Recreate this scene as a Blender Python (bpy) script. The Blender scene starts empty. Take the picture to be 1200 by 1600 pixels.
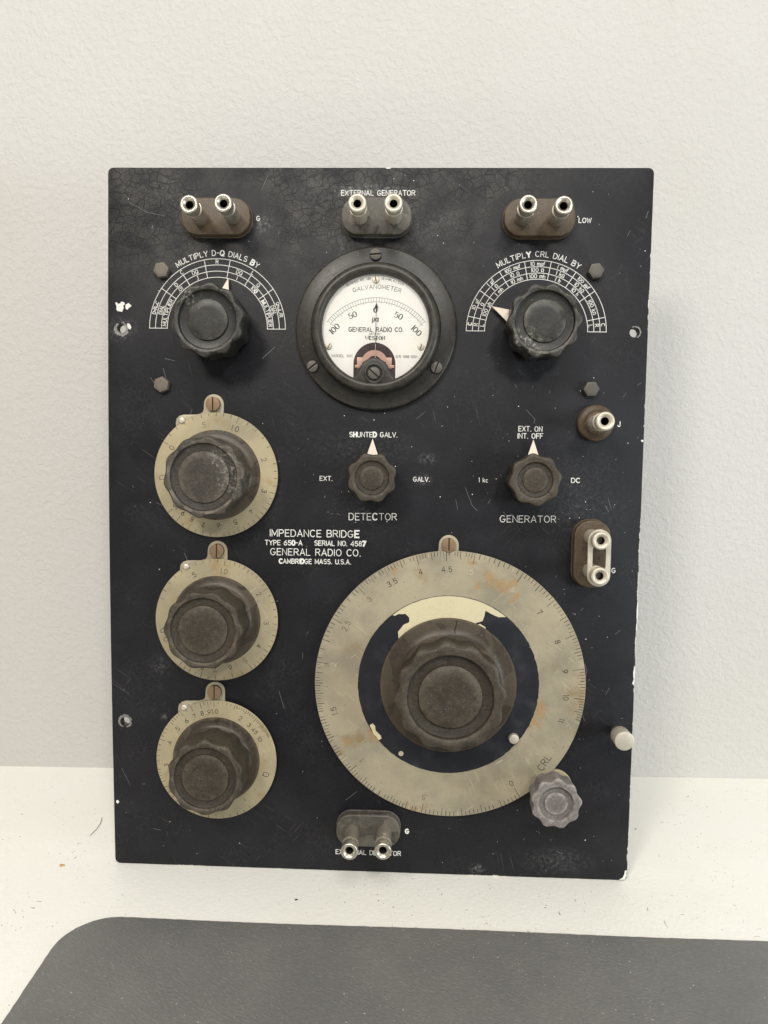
import bpy, bmesh, math, random
from mathutils import Vector, Matrix
R_ = math.radians
random.seed(7)
scene = bpy.context.scene
COL = scene.collection

# ------------------------------------------------------------------ camera
cam_d = bpy.data.cameras.new("camera")
cam = bpy.data.objects.new("camera", cam_d)
COL.objects.link(cam)
cam_d.sensor_fit = 'VERTICAL'
cam_d.sensor_height = 36.0
cam_d.lens = 36.0 * 1155 / 1600
cam_d.clip_start = 0.01
cam_d.clip_end = 50
cam.matrix_world = Matrix([[0.999223, -0.017181, 0.035481, 0.022198], [0.037507, 0.137271, -0.989823, -0.418912], [0.012136, 0.990384, 0.137809, 0.281619], [0, 0, 0, 1]])
scene.camera = cam

# ------------------------------------------------------------------ world, room lamps and an added overhead fill
w = bpy.data.worlds.new("World"); scene.world = w; w.use_nodes = True
bg = w.node_tree.nodes["Background"]
bg.inputs[0].default_value = (1.0, 0.98, 0.95, 1)
bg.inputs[1].default_value = 0.25
def area(name, direction, dist, target, size, power, col):
    l = bpy.data.lights.new(name, 'AREA'); l.energy = power; l.size = size; l.shape = 'DISK'; l.color = col
    o = bpy.data.objects.new(name, l); COL.objects.link(o)
    d = Vector(direction).normalized()
    o.location = Vector(target) + d * dist
    o.rotation_euler = d.to_track_quat('Z', 'Y').to_euler()
area("ceiling_lamp_left", (-0.33, -0.72, 0.60), 1.5, (0, 0, 0.2), 0.30, 9.2, (1.0, 0.94, 0.845))
area("ceiling_lamp_right", (0.30, -0.82, 0.52), 2.2, (0, 0, 0.2), 0.24, 11.0, (1.0, 0.955, 0.90))
area("side_lamp", (0.86, -0.52, 0.10), 1.25, (0.1, 0, 0.10), 0.42, 6.2, (0.87, 0.97, 1.0))
area("overhead_fill", (0.05, -0.75, 1.0), 2.4, (0, 0, 0.1), 1.2, 22.0, (1.0, 0.975, 0.93))  # added soft fill, stands for ceiling bounce and brightens the desk
scene.view_settings.view_transform = 'Standard'
scene.view_settings.look = 'None'
scene.view_settings.exposure = 0.13
scene.view_settings.gamma = 1.0

# ------------------------------------------------------------------ mesh builder (units: mm)
S = 0.001
class MB:
    def __init__(s): s.v = []; s.f = []; s.m = []
    def add(s, vs, fs, mi=0):
        b = len(s.v); s.v += [tuple(v) for v in vs]
        s.f += [tuple(b + i for i in f) for f in fs]; s.m += [mi] * len(fs)
    def lathe(s, prof, cx=0, cy=0, seg=64, n=0, depth=0, ph=0, mi=0, ecc=None):
        # prof: (r, z, flute weight); n scallops of given depth
        vs = []; fs = []; rows = []
        for p in prof:
            r, z = p[0], p[1]; wt = p[2] if len(p) > 2 else 0
            if r <= 1e-6: rows.append([len(vs)]); vs.append((cx, cy, z)); continue
            row = []
            for k in range(seg):
                a = 2 * math.pi * k / seg
                rr = r
                if n and wt: rr -= depth * wt * abs(math.sin(n * (a - ph) / 2)) ** 1.9
                row.append(len(vs)); vs.append((cx + rr * math.cos(a), cy + rr * math.sin(a), z))
            rows.append(row)
        for a, b in zip(rows, rows[1:]):
            if len(a) == 1 and len(b) == 1: continue
            for k in range(seg):
                k2 = (k + 1) % seg
                if len(a) == 1: fs.append((a[0], b[k2], b[k]))
                elif len(b) == 1: fs.append((a[k], a[k2], b[0]))
                else: fs.append((a[k], a[k2], b[k2], b[k]))
        s.add(vs, fs, mi)
    def prism(s, out, z0, z1, bev=0.0, mi=0, bottom=False):
        n = len(out); vs = [(x, y, z0) for x, y in out] + [(x, y, z1 - bev) for x, y in out]
        fs = [(i, (i + 1) % n, n + (i + 1) % n, n + i) for i in range(n)]
        top = n
        if bev > 0:
            steps = 3
            for q in range(1, steps + 1):
                t = q / steps * math.pi / 2
                ins = inset(out, bev * (1 - math.cos(t)))
                b = len(vs); vs += [(x, y, z1 - bev + bev * math.sin(t)) for x, y in ins]
                fs += [(top + i, top + (i + 1) % n, b + (i + 1) % n, b + i) for i in range(n)]
                top = b
        fs.append(tuple(range(top, top + n)))
        if bottom: fs.append(tuple(reversed(range(n))))
        s.add(vs, fs, mi)
    def strip(s, pts, wd, z, closed=False, mi=0, wfun=None):
        n = len(pts)
        if n < 2: return
        L = []; Rr = []
        for i, (x, y) in enumerate(pts):
            if closed: p = pts[i - 1]; q = pts[(i + 1) % n]
            else: p = pts[max(i - 1, 0)]; q = pts[min(i + 1, n - 1)]
            d1 = (x - p[0], y - p[1]); d2 = (q[0] - x, q[1] - y)
            def nn(d):
                l = math.hypot(*d); return (d[0] / l, d[1] / l) if l > 1e-9 else None
            a, b = nn(d1), nn(d2)
            if a is None: a = b
            if b is None: b = a
            if a is None: a = b = (1, 0)
            tx, ty = a[0] + b[0], a[1] + b[1]; l = math.hypot(tx, ty)
            if l < 0.2: tx, ty = a; l = 1
            tx /= l; ty /= l
            c = max(0.45, tx * a[0] + ty * a[1])
            ww = wfun(i, tx, ty) if wfun else wd
            h = ww / 2 / c
            ex = ey = 0
            if not closed and i == 0: ex, ey = -a[0] * ww * .35, -a[1] * ww * .35
            if not closed and i == n - 1: ex, ey = b[0] * ww * .35, b[1] * ww * .35
            L.append((x - ty * h + ex, y + tx * h + ey, z)); Rr.append((x + ty * h + ex, y - tx * h + ey, z))
        vs = L + Rr
        m = n if closed else n - 1
        fs = [(i, n + i, n + (i + 1) % n, (i + 1) % n) for i in range(m)]
        s.add(vs, fs, mi)
    def tube(s, pts, r, seg=8, mi=0):
        vs = []; fs = []
        for i, p in enumerate(pts):
            a = Vector(pts[max(i - 1, 0)]); b = Vector(pts[min(i + 1, len(pts) - 1)])
            t = (b - a).normalized(); u = t.orthogonal().normalized()
            if abs(t.z) < .9: u = t.cross(Vector((0, 0, 1))).normalized()
            v = t.cross(u)
            rr = r[i] if isinstance(r, (list, tuple)) else r
            for k in range(seg):
                g = 2 * math.pi * k / seg
                q = Vector(p) + (u * math.cos(g) + v * math.sin(g)) * rr
                vs.append(tuple(q))
        for i in range(len(pts) - 1):
            for k in range(seg):
                k2 = (k + 1) % seg
                fs.append((i * seg + k, i * seg + k2, (i + 1) * seg + k2, (i + 1) * seg + k))
        fs.append(tuple(range(seg))); fs.append(tuple(reversed(range((len(pts) - 1) * seg, len(pts) * seg))))
        s.add(vs, fs, mi)
def inset(out, d):
    n = len(out); r = []
    for i in range(n):
        p, c, q = out[i - 1], out[i], out[(i + 1) % n]
        a = (c[0] - p[0], c[1] - p[1]); b = (q[0] - c[0], q[1] - c[1])
        la = math.hypot(*a) or 1; lb = math.hypot(*b) or 1
        na = (-a[1] / la, a[0] / la); nb = (-b[1] / lb, b[0] / lb)
        mx, my = na[0] + nb[0], na[1] + nb[1]; l = math.hypot(mx, my) or 1; mx /= l; my /= l
        c_ = max(.4, mx * na[0] + my * na[1])
        r.append((c[0] + mx * d / c_, c[1] + my * d / c_))
    return r
def rrect(x0, y0, x1, y1, r, n=8):
    o = []
    for cx, cy, a in ((x1 - r, y0 + r, -90), (x1 - r, y1 - r, 0), (x0 + r, y1 - r, 90), (x0 + r, y0 + r, 180)):
        for k in range(n + 1):
            t = R_(a + 90 * k / n); o.append((cx + r * math.cos(t), cy + r * math.sin(t)))
    return o
def circ(cx, cy, r, n=32, a0=0, a1=360, close=False):
    m = n if a1 - a0 == 360 else n + 1
    return [(cx + r * math.cos(R_(a0 + (a1 - a0) * k / n)), cy + r * math.sin(R_(a0 + (a1 - a0) * k / n))) for k in range(m)]
def obj(name, mb, mats, parent=None, loc=(0, 0, 0), smooth=38, label=None, rotz=0, weld=False):
    me = bpy.data.meshes.new(name)
    me.from_pydata([(x * S, y * S, z * S) for x, y, z in mb.v], [], mb.f)
    for m in (mats if isinstance(mats, (list, tuple)) else [mats]): me.materials.append(m)
    me.polygons.foreach_set('material_index', mb.m)
    me.update()
    bm = bmesh.new(); bm.from_mesh(me)
    if weld: bmesh.ops.remove_doubles(bm, verts=bm.verts, dist=1e-7)
    if weld: bmesh.ops.recalc_face_normals(bm, faces=bm.faces)
    bm.to_mesh(me); bm.free()
    if smooth:
        me.polygons.foreach_set('use_smooth', [True] * len(me.polygons))
        me.set_sharp_from_angle(angle=R_(smooth))
    o = bpy.data.objects.new(name, me); COL.objects.link(o)
    o.location = tuple(c * S for c in loc); o.rotation_euler = (0, 0, R_(rotz))
    if parent: o.parent = parent
    if label: o['label'] = label
    return o

# ------------------------------------------------------------------ materials
class NT:
    def __init__(s, name):
        s.mat = bpy.data.materials.new(name); s.mat.use_nodes = True
        s.t = s.mat.node_tree; s.b = s.t.nodes['Principled BSDF']
    def n(s, ty, ins=None, **kw):
        x = s.t.nodes.new(ty)
        for k, v in kw.items(): setattr(x, k, v)
        for k, v in (ins or {}).items(): s.set(x.inputs[k], v)
        return x
    def set(s, sock, v):
        if isinstance(v, bpy.types.NodeSocket): s.t.links.new(v, sock)
        elif isinstance(v, (tuple, list)) and len(v) == 3 and sock.type == 'RGBA': sock.default_value = (*v, 1)
        else: sock.default_value = v
    def co(s, rnd=True):
        c = s.n('ShaderNodeTexCoord').outputs['Object']
        if not rnd: return c
        r = s.n('ShaderNodeObjectInfo').outputs['Random']
        m = s.math('MULTIPLY', r, 3.7)
        return s.n('ShaderNodeVectorMath', {0: c, 1: m}, operation='ADD').outputs[0]
    def noise(s, v, sc, det=4, ro=.55, dist=0):
        return s.n('ShaderNodeTexNoise', {'Vector': v, 'Scale': sc, 'Detail': det, 'Roughness': ro, 'Distortion': dist}).outputs[0]
    def math(s, op, a, b=0.0, c=0.0, clamp=False):
        return s.n('ShaderNodeMath', {0: a, 1: b, 2: c}, operation=op, use_clamp=clamp).outputs[0]
    def ss(s, v, a, b):
        return s.n('ShaderNodeMapRange', {'Value': v, 'From Min': a, 'From Max': b, 'To Min': 0.0, 'To Max': 1.0}, interpolation_type='SMOOTHSTEP').outputs[0]
    def mix(s, f, a, b):
        x = s.n('ShaderNodeMix', data_type='RGBA')
        s.set(x.inputs[0], f); s.set(x.inputs[6], a); s.set(x.inputs[7], b)
        return x.outputs[2]
    def bump(s, h, st, dist, nrm=None):
        i = {'Height': h, 'Strength': st, 'Distance': dist}
        if nrm is not None: i['Normal'] = nrm
        return s.n('ShaderNodeBump', i).outputs[0]
    def vor(s, v, sc, feat='F1', rnd=1.0):
        return s.n('ShaderNodeTexVoronoi', {'Vector': v, 'Scale': sc, 'Randomness': rnd}, feature=feat).outputs['Distance']
    def out(s, **k):
        for a, v in k.items(): s.set(s.b.inputs[a.replace('_', ' ')], v)
        return s.mat
def aged(name, base, dust, rough=.6, metal=0., dmin=.42, dmax=.75, sc=90, spk=True, bump=.12, spec=.4, bsc=700, wear_shade=0, patch=(), lines=0, vs=0):
    t = NT(name); c = t.co()
    d = t.math('ADD', t.math('MULTIPLY', t.ss(t.noise(c, sc, 8, .65), dmin, dmax), .55), t.math('MULTIPLY', t.ss(t.noise(c, sc * 5, 4, .6), .4, .7), .45))
    fine = t.noise(c, sc * 12, 3, .6)
    d2 = t.math('MULTIPLY', d, t.ss(fine, .25, .75))
    col = t.mix(d2, base, dust)
    if spk:
        sp = t.vor(c, 420); big = t.noise(c, 160, 2)
        m = t.math('MULTIPLY', t.math('LESS_THAN', sp, .075), t.ss(big, .52, .6))
        col = t.mix(t.math('MULTIPLY', m, .7), col, (.5, .48, .44))
    if wear_shade:
        pt = t.n('ShaderNodeNewGeometry').outputs['Pointiness']
        wv = t.math('MULTIPLY', t.ss(pt, .505, .56), t.ss(t.noise(c, 230, 5, .7), .32, .62))
        col = t.mix(t.math('MULTIPLY', wv, wear_shade), col, tuple(min(1, 1.9 * q) for q in dust))
        gr = t.ss(pt, .495, .44)  # besides worn edges, shade in grooves and recesses is painted into the colour
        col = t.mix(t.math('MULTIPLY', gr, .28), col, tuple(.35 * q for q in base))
    if lines:
        nz = t.noise(c, 38, 3, .5, .6)
        ln = t.math('SUBTRACT', 1.0, t.ss(t.math('ABSOLUTE', t.math('SUBTRACT', nz, .52)), .0, .012))
        ln = t.math('MULTIPLY', ln, t.ss(t.noise(c, 20, 2), .42, .55))
        col = t.mix(t.math('MULTIPLY', ln, lines), col, tuple(.25 * q for q in base))
        tide = t.ss(nz, .52, .50)
        col = t.mix(t.math('MULTIPLY', tide, .35), col, tuple(1.25 * q for q in dust))
    for (px_, py_, pr_) in patch:
        q = t.n('ShaderNodeVectorMath', {0: t.co(False), 1: (px_ * S, py_ * S, 0)}, operation='SUBTRACT').outputs[0]
        q = t.n('ShaderNodeVectorMath', {0: q, 1: (1, 1, 0)}, operation='MULTIPLY').outputs[0]
        d_ = t.n('ShaderNodeVectorMath', {0: q}, operation='LENGTH').outputs['Value']
        k_ = t.math('SUBTRACT', 1.0, t.math('DIVIDE', d_, pr_ * S), clamp=True)
        k_ = t.math('MULTIPLY', t.ss(k_, .0, .8), t.ss(t.noise(c, 420, 6, .85), .50, .64))
        col = t.mix(t.math('MULTIPLY', k_, .8), col, (.34, .33, .30))
    h = t.noise(c, bsc, 4, .6)
    return t.out(Base_Color=col, Roughness=t.math('ADD', rough - .1, t.math('MULTIPLY', fine, .2)), Metallic=metal,
                 Specular_IOR_Level=spec, Normal=t.bump(h, bump, .0004))
M = {}
M['knob_black'] = aged('black bakelite', (.014, .0135, .012), (.055, .051, .043), .42, sc=60, bump=.10, wear_shade=.7)
M['knob_black_left'] = aged('black bakelite, dusty top left', (.014, .0135, .012), (.055, .051, .043), .42, sc=60, bump=.10, wear_shade=.7, patch=((-11, 15, 10),))
M['knob_black_right'] = aged('black bakelite, dusty lower left', (.014, .0135, .012), (.060, .056, .047), .42, sc=60, bump=.10, wear_shade=.8, patch=((-9, -12, 13),))
M['knob_crust'] = aged('brown bakelite with crusty rim', (.026, .0215, .0175), (.098, .083, .066), .58, sc=90, dmin=.3, dmax=.7, bump=.25, wear_shade=.7, patch=((17, -1, 13), (12, 12, 12)))
M['knob_brown'] = aged('weathered brown bakelite', (.026, .0205, .0150), (.100, .081, .058), .56, sc=90, dmin=.3, dmax=.7, bump=.16, wear_shade=.38)
M['knob_grey'] = aged('greyed bakelite', (.12, .105, .096), (.34, .315, .30), .8, sc=110, dmin=.3, dmax=.7, bump=.4, wear_shade=.6)
M['skirt'] = aged('brown bakelite skirt', (.036, .027, .018), (.088, .069, .048), .42, sc=60, bump=.1, wear_shade=.4, lines=.6)
M['block_brown'] = aged('brown phenolic', (.052, .034, .019), (.112, .083, .052), .46, sc=70, dmin=.35, bump=.12, wear_shade=.4)
M['block_black'] = aged('grey black phenolic', (.040, .036, .030), (.135, .122, .10), .5, sc=60, dmin=.35, bump=.15, wear_shade=.4, lines=.5)
M['meter_case'] = aged('black meter case', (.017, .0155, .013), (.040, .036, .029), .38, sc=50, dmin=.35, bump=.10, wear_shade=.5)
M['nickel'] = aged('tarnished nickel', (.60, .56, .48), (.30, .27, .21), .36, .85, sc=160, dmin=.45, spk=False, bump=.1, spec=.5)
M['nickel_pale'] = aged('pale nickel plate', (.66, .61, .51), (.42, .38, .30), .48, .55, sc=140, dmin=.45, spk=False, bump=.1)
M['copper'] = aged('tarnished brown brass', (.27, .185, .115), (.14, .095, .06), .5, .5, sc=300, spk=False)
M['steel_dark'] = aged('dull steel', (.095, .09, .08), (.16, .145, .12), .5, .5, sc=300, spk=False)
M['rust_steel'] = aged('rusty bolt steel', (.15, .135, .115), (.16, .095, .06), .6, .35, sc=200, spk=False)
M['bare_metal'] = aged('bare chipped metal', (.26, .26, .25), (.06, .06, .058), .5, .5, sc=260, dmin=.4, dmax=.6, spk=False, bump=.5)
M['hole'] = NT('dark bore').out(Base_Color=(.008, .008, .008), Roughness=.8)
M['white'] = aged('engraving white', (.78, .77, .73), (.28, .28, .27), .7, sc=700, dmin=.52, dmax=.75, spk=False)
M['pointer'] = aged('pinkish pointer celluloid', (.80, .69, .59), (.62, .50, .41), .5, sc=200, spk=False)
M['ink'] = NT('black ink').out(Base_Color=(.025, .025, .028), Roughness=.6)
M['ink_brown'] = NT('worn engraving ink').out(Base_Color=(.030, .024, .017), Roughness=.7)
M['ink_pale'] = NT('bare engraving').out(Base_Color=(.52, .47, .35), Roughness=.45, Metallic=.3)
M['ink_faint'] = NT('faded engraving ink').out(Base_Color=(.13, .105, .07), Roughness=.7)
M['cream'] = aged('cream lacquer remnant', (.60, .54, .36), (.50, .44, .27), .45, sc=60, spk=False)
M['copper_plate'] = aged('pink copper movement', (.66, .43, .36), (.46, .28, .23), .35, .4, sc=300, spk=False)
M['scratch'] = NT('scratch').out(Base_Color=(.20, .20, .20), Roughness=.7)
M['dusty'] = NT('dust smear').out(Base_Color=(.075, .075, .078), Roughness=.8)
M['crack'] = NT('crack').out(Base_Color=(.006, .005, .004), Roughness=.8)

def dial_metal(name, base, shade, warm, rust=False, metal=.35, stain=.5):
    t = NT(name); c = t.co()
    col = t.mix(t.ss(t.noise(c, 28, 6, .6), .35, .7), base, shade)
    col = t.mix(t.math('MULTIPLY', t.ss(t.noise(c, 55, 6, .65), .55, .72), stain), col, warm)
    brushed = t.n('ShaderNodeMapping', {'Vector': c, 'Scale': (300., 3000., 300.)}).outputs[0]
    col = t.mix(t.math('MULTIPLY', t.ss(t.noise(c, 900, 3, .7), .45, .85), .35), col, tuple(x * .55 for x in base))
    for ang_, sc_ in ((40, 12.), (-35, 16.), (62, 9.)):
        rv = t.n('ShaderNodeVectorRotate', {'Vector': c, 'Angle': R_(ang_)}).outputs[0]
        mp = t.n('ShaderNodeMapping', {'Vector': rv, 'Scale': (70., 1500., 1.)}).outputs[0]
        sl = t.math('MULTIPLY', t.ss(t.noise(mp, 1.0, 2, .5), .67, .71), t.ss(t.noise(c, sc_ + 12, 3), .52, .62))
        col = t.mix(t.math('MULTIPLY', sl, .6), col, tuple(min(1, q * 1.5) for q in base))
    sp = t.vor(c, 170); col = t.mix(t.math('MULTIPLY', t.math('LESS_THAN', sp, .07), .5), col, (.13, .10, .06))
    if rust:
        r = None
        nv = t.n('ShaderNodeTexNoise', {'Vector': t.co(False), 'Scale': 110.0, 'Detail': 5.0, 'Roughness': .7}).outputs['Color']
        nv = t.n('ShaderNodeVectorMath', {0: nv, 1: (.5, .5, .5)}, operation='SUBTRACT').outputs[0]
        wc = t.n('ShaderNodeVectorMath', {0: nv, 1: (.016, .016, 0), 2: t.co(False)}, operation='MULTIPLY_ADD').outputs[0]
        for (x, y, rad) in rust:
            q = t.n('ShaderNodeVectorMath', {0: wc, 1: (x * S, y * S, 0)}, operation='SUBTRACT').outputs[0]
            q = t.n('ShaderNodeVectorMath', {0: q, 1: (1, 1, 0)}, operation='MULTIPLY').outputs[0]
            d = t.n('ShaderNodeVectorMath', {0: q}, operation='LENGTH').outputs['Value']
            k = t.math('SUBTRACT', 1.0, t.math('DIVIDE', d, rad * S), clamp=True)
            r = k if r is None else t.math('MAXIMUM', r, k)
        nn = t.noise(c, 170, 6, .75, 1.2)
        nn = t.math('MULTIPLY', nn, t.math('ADD', .45, t.ss(t.noise(c, 900, 3, .7), .3, .7)))
        rf = t.ss(t.math('MULTIPLY', r, nn), .13, .36)
        col = t.mix(t.math('MULTIPLY', rf, .72), col, t.mix(t.noise(c, 500, 3), (.30, .17, .07), (.50, .32, .13)))
    return t.out(Base_Color=col, Metallic=metal, Roughness=t.math('ADD', .38, t.math('MULTIPLY', t.noise(c, 80, 4), .3)),
                 Normal=t.bump(t.noise(c, 1500, 3), .08, .0003))
M['dial_cream'] = dial_metal('aged dial plate', (.44, .375, .235), (.32, .28, .19), (.32, .21, .085), metal=.2, stain=.75)
M['dial_silver'] = dial_metal('main dial plate', (.43, .378, .265), (.285, .255, .19), (.29, .205, .105),  # tarnish tones; uneven metallic sheen is also painted into these patches
                              rust=[(23.4, 65.1, 7), (28.4, 61.7, 7), (31.8, 58.4, 6), (14.9, 60.3, 5), (11.9, 74.3, 4), (53.4, -13.1, 8), (50.6, -21.0, 6), (48.4, -24.9, 5), (37.6, 53.2, 5), (35.5, 60.7, 5), (-34.4, 67.7, 4), (-44.4, -30.3, 5), (-61.7, -36.7, 4)], metal=.35, stain=.85)
M['index_plate'] = dial_metal('index plate', (.42, .37, .27), (.34, .31, .22), (.30, .22, .13), metal=.4)
def ring_black():
    t = NT('black dial enamel'); c = t.co()
    col = t.mix(t.ss(t.noise(c, 80, 6), .45, .75), (.013, .014, .019), (.030, .031, .038))
    m = t.math('MULTIPLY', t.math('LESS_THAN', t.vor(c, 260), .05), t.ss(t.noise(c, 90, 2), .5, .6))
    return t.out(Base_Color=t.mix(m, col, (.5, .48, .42)), Roughness=.42, Specular_IOR_Level=.35)
M['dial_black'] = ring_black()
def paper():
    t = NT('meter face card'); c = t.co(False)
    col = t.mix(t.ss(t.noise(c, 55, 5), .45, .8), (.93, .93, .91), (.90, .89, .82))
    m = t.math('MULTIPLY', t.math('LESS_THAN', t.vor(c, 500), .07), t.ss(t.noise(c, 120, 2), .5, .6))
    return t.out(Base_Color=t.mix(t.math('MULTIPLY', m, .6), col, (.35, .28, .18)), Roughness=.55)
M['paper'] = paper()
def glass():
    m = bpy.data.materials.new('cover glass'); m.use_nodes = True; t = m.node_tree; t.nodes.clear()
    o = t.nodes.new('ShaderNodeOutputMaterial'); mx = t.nodes.new('ShaderNodeMixShader')
    tr = t.nodes.new('ShaderNodeBsdfTransparent'); gl = t.nodes.new('ShaderNodeBsdfGlossy'); fr = t.nodes.new('ShaderNodeFresnel')
    gl.inputs['Roughness'].default_value = .06; fr.inputs['IOR'].default_value = 1.45
    tr.inputs[0].default_value = (1, 1, .99, 1)
    t.links.new(fr.outputs[0], mx.inputs[0]); t.links.new(tr.outputs[0], mx.inputs[1]); t.links.new(gl.outputs[0], mx.inputs[2])
    t.links.new(mx.outputs[0], o.inputs[0]); return m
M['glass'] = glass()

def panel_mat(holes, smears):
    t = NT('crackled black panel paint'); c = t.co(False)
    sep = t.n('ShaderNodeSeparateXYZ', {0: c}); X, Y, Z = sep.outputs
    big = t.noise(c, 11, 5, .6); med = t.noise(c, 45, 6, .65); fine = t.noise(c, 650, 4, .7)
    base = t.mix(t.ss(t.math('ADD', t.math('MULTIPLY', big, .6), t.math('MULTIPLY', med, .4)), .42, .66), (.0050, .0050, .0075), (.0115, .0115, .0150))
    base = t.mix(t.math('MULTIPLY', t.ss(fine, .45, .8), .5), base, (.020, .020, .024))
    # craze zone: heavier towards the top of the panel
    wv = t.n('ShaderNodeVectorMath', {0: c, 1: t.n('ShaderNodeVectorMath', {0: t.n('ShaderNodeTexNoise', {'Vector': c, 'Scale': 120.0}).outputs['Color'], 1: (.005, .005, .0)}, operation='MULTIPLY').outputs[0]}, operation='ADD').outputs[0]
    topz = t.ss(Y, .325, .40)
    cz = t.math('ADD', t.ss(t.noise(c, 17, 4), .40, .56), t.math('MULTIPLY', t.ss(Y, .40, .418), .5))
    rightfade = t.ss(X, .125, .085)
    mask = t.math('MULTIPLY', t.math('MULTIPLY', topz, cz), rightfade, clamp=True)
    e1 = t.vor(wv, 190, 'DISTANCE_TO_EDGE'); e2 = t.vor(wv, 470, 'DISTANCE_TO_EDGE')
    cr1 = t.math('SUBTRACT', 1.0, t.ss(e1, .015, .06)); cr2 = t.math('MULTIPLY', t.math('SUBTRACT', 1.0, t.ss(e2, .02, .09)), .5)
    crack = t.math('MULTIPLY', t.math('MAXIMUM', cr1, cr2), mask)
    dusty = t.math('MULTIPLY', mask, t.ss(t.noise(c, 70, 5), .3, .7))
    base = t.mix(t.math('MULTIPLY', dusty, .8), base, (.060, .056, .051))
    base = t.mix(t.math('MULTIPLY', crack, .9), base, (.003, .003, .004))
    # fine leathery grain everywhere
    e3 = t.vor(wv, 330, 'DISTANCE_TO_EDGE')
    grain = t.math('MULTIPLY', t.math('SUBTRACT', 1.0, t.ss(e3, .0, .07)), t.ss(t.noise(c, 30, 3), .5, .62))
    base = t.mix(t.math('MULTIPLY', grain, .15), base, (.075, .075, .078))
    # long faint scuffs
    for k, (ang, th) in enumerate(((35, .665), (-50, .68), (75, .675))):
        rv = t.n('ShaderNodeVectorRotate', {'Vector': c, 'Angle': R_(ang)}).outputs[0]
        mp = t.n('ShaderNodeMapping', {'Vector': rv, 'Scale': (45., 1500., 1.)}).outputs[0]
        sc = t.math('MULTIPLY', t.ss(t.noise(mp, 1.0, 2, .5), th, th + .05), t.ss(t.noise(c, 14 + 3 * k, 3), .52, .66))
        base = t.mix(t.math('MULTIPLY', sc, .35), base, (.16, .16, .16))
    # smears of dust round some lettering
    for (x, y, rx, ry, st) in smears:
        q = t.n('ShaderNodeVectorMath', {0: c, 1: (x * S, y * S, 0)}, operation='SUBTRACT').outputs[0]
        q = t.n('ShaderNodeVectorMath', {0: q, 1: (1 / (rx * S), 1 / (ry * S), 0)}, operation='MULTIPLY').outputs[0]
        d = t.n('ShaderNodeVectorMath', {0: q}, operation='LENGTH').outputs['Value']
        k = t.math('MULTIPLY', t.math('SUBTRACT', 1.0, d, clamp=True), t.ss(t.noise(c, 420, 5, .75), .42, .72))
        base = t.mix(t.math('MULTIPLY', k, st), base, (.34, .34, .34))
    # specks
    for sc, th, lo, nsc in ((210, .040, .54, 33), (420, .05, .60, 60), (140, .022, .50, 20)):
        m = t.math('MULTIPLY', t.math('LESS_THAN', t.vor(c, sc), th), t.ss(t.noise(c, nsc, 2), lo, lo + .1))
        base = t.mix(t.math('MULTIPLY', m, .55), base, (.36, .35, .34))
    # paint knocked off round the mounting holes and along the arrises
    chip = None
    for (x, y, r, st) in holes:
        q = t.n('ShaderNodeVectorMath', {0: c, 1: (x * S, y * S, 0)}, operation='SUBTRACT').outputs[0]
        q = t.n('ShaderNodeVectorMath', {0: q, 1: (1, 1, 0)}, operation='MULTIPLY').outputs[0]
        d = t.n('ShaderNodeVectorMath', {0: q}, operation='LENGTH').outputs['Value']
        k = t.math('MULTIPLY', t.math('SUBTRACT', 1.0, t.math('DIVIDE', t.math('SUBTRACT', d, 2.6 * S), r * S), clamp=True), st)
        chip = k if chip is None else t.math('MAXIMUM', chip, k)
    chip = t.ss(t.math('ADD', chip, t.math('MULTIPLY', t.math('SUBTRACT', t.noise(c, 230, 6, .7), .5), 2.6)), .62, .74)
    base = t.mix(chip, base, t.mix(t.noise(c, 800, 3), (.10, .10, .095), (.50, .49, .46)))
    ex = t.math('SUBTRACT', t.math('SUBTRACT', .1575, t.math('MULTIPLY', t.math('SUBTRACT', .42, Y), .0)), X)
    ey = Y
    for e, st in ((ex, .37), (ey, .40)):
        nz = t.math('MULTIPLY', t.noise(c, 240, 6, .75), t.ss(t.noise(c, 22, 3), .40, .62))
        k = t.math('MULTIPLY', t.math('SUBTRACT', 1.0, t.math('DIVIDE', e, .0022), clamp=True), nz)
        base = t.mix(t.ss(k, st, st + .06), base, (.60, .57, .50))
    side = t.ss(Z, -.0004, -.0007)
    base = t.mix(t.math('MULTIPLY', side, t.ss(t.noise(c, 300, 4), .3, .6)), base, (.05, .047, .042))
    hgt = t.math('SUBTRACT', t.math('MULTIPLY', t.noise(c, 420, 5, .6), .6), t.math('MULTIPLY', crack, .8))
    hgt = t.math('ADD', hgt, t.math('MULTIPLY', grain, .15))
    return t.out(Base_Color=base, Roughness=t.math('ADD', .44, t.math('MULTIPLY', med, .22)), Specular_IOR_Level=.30,
                 Normal=t.bump(hgt, .35, .0004))

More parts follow.
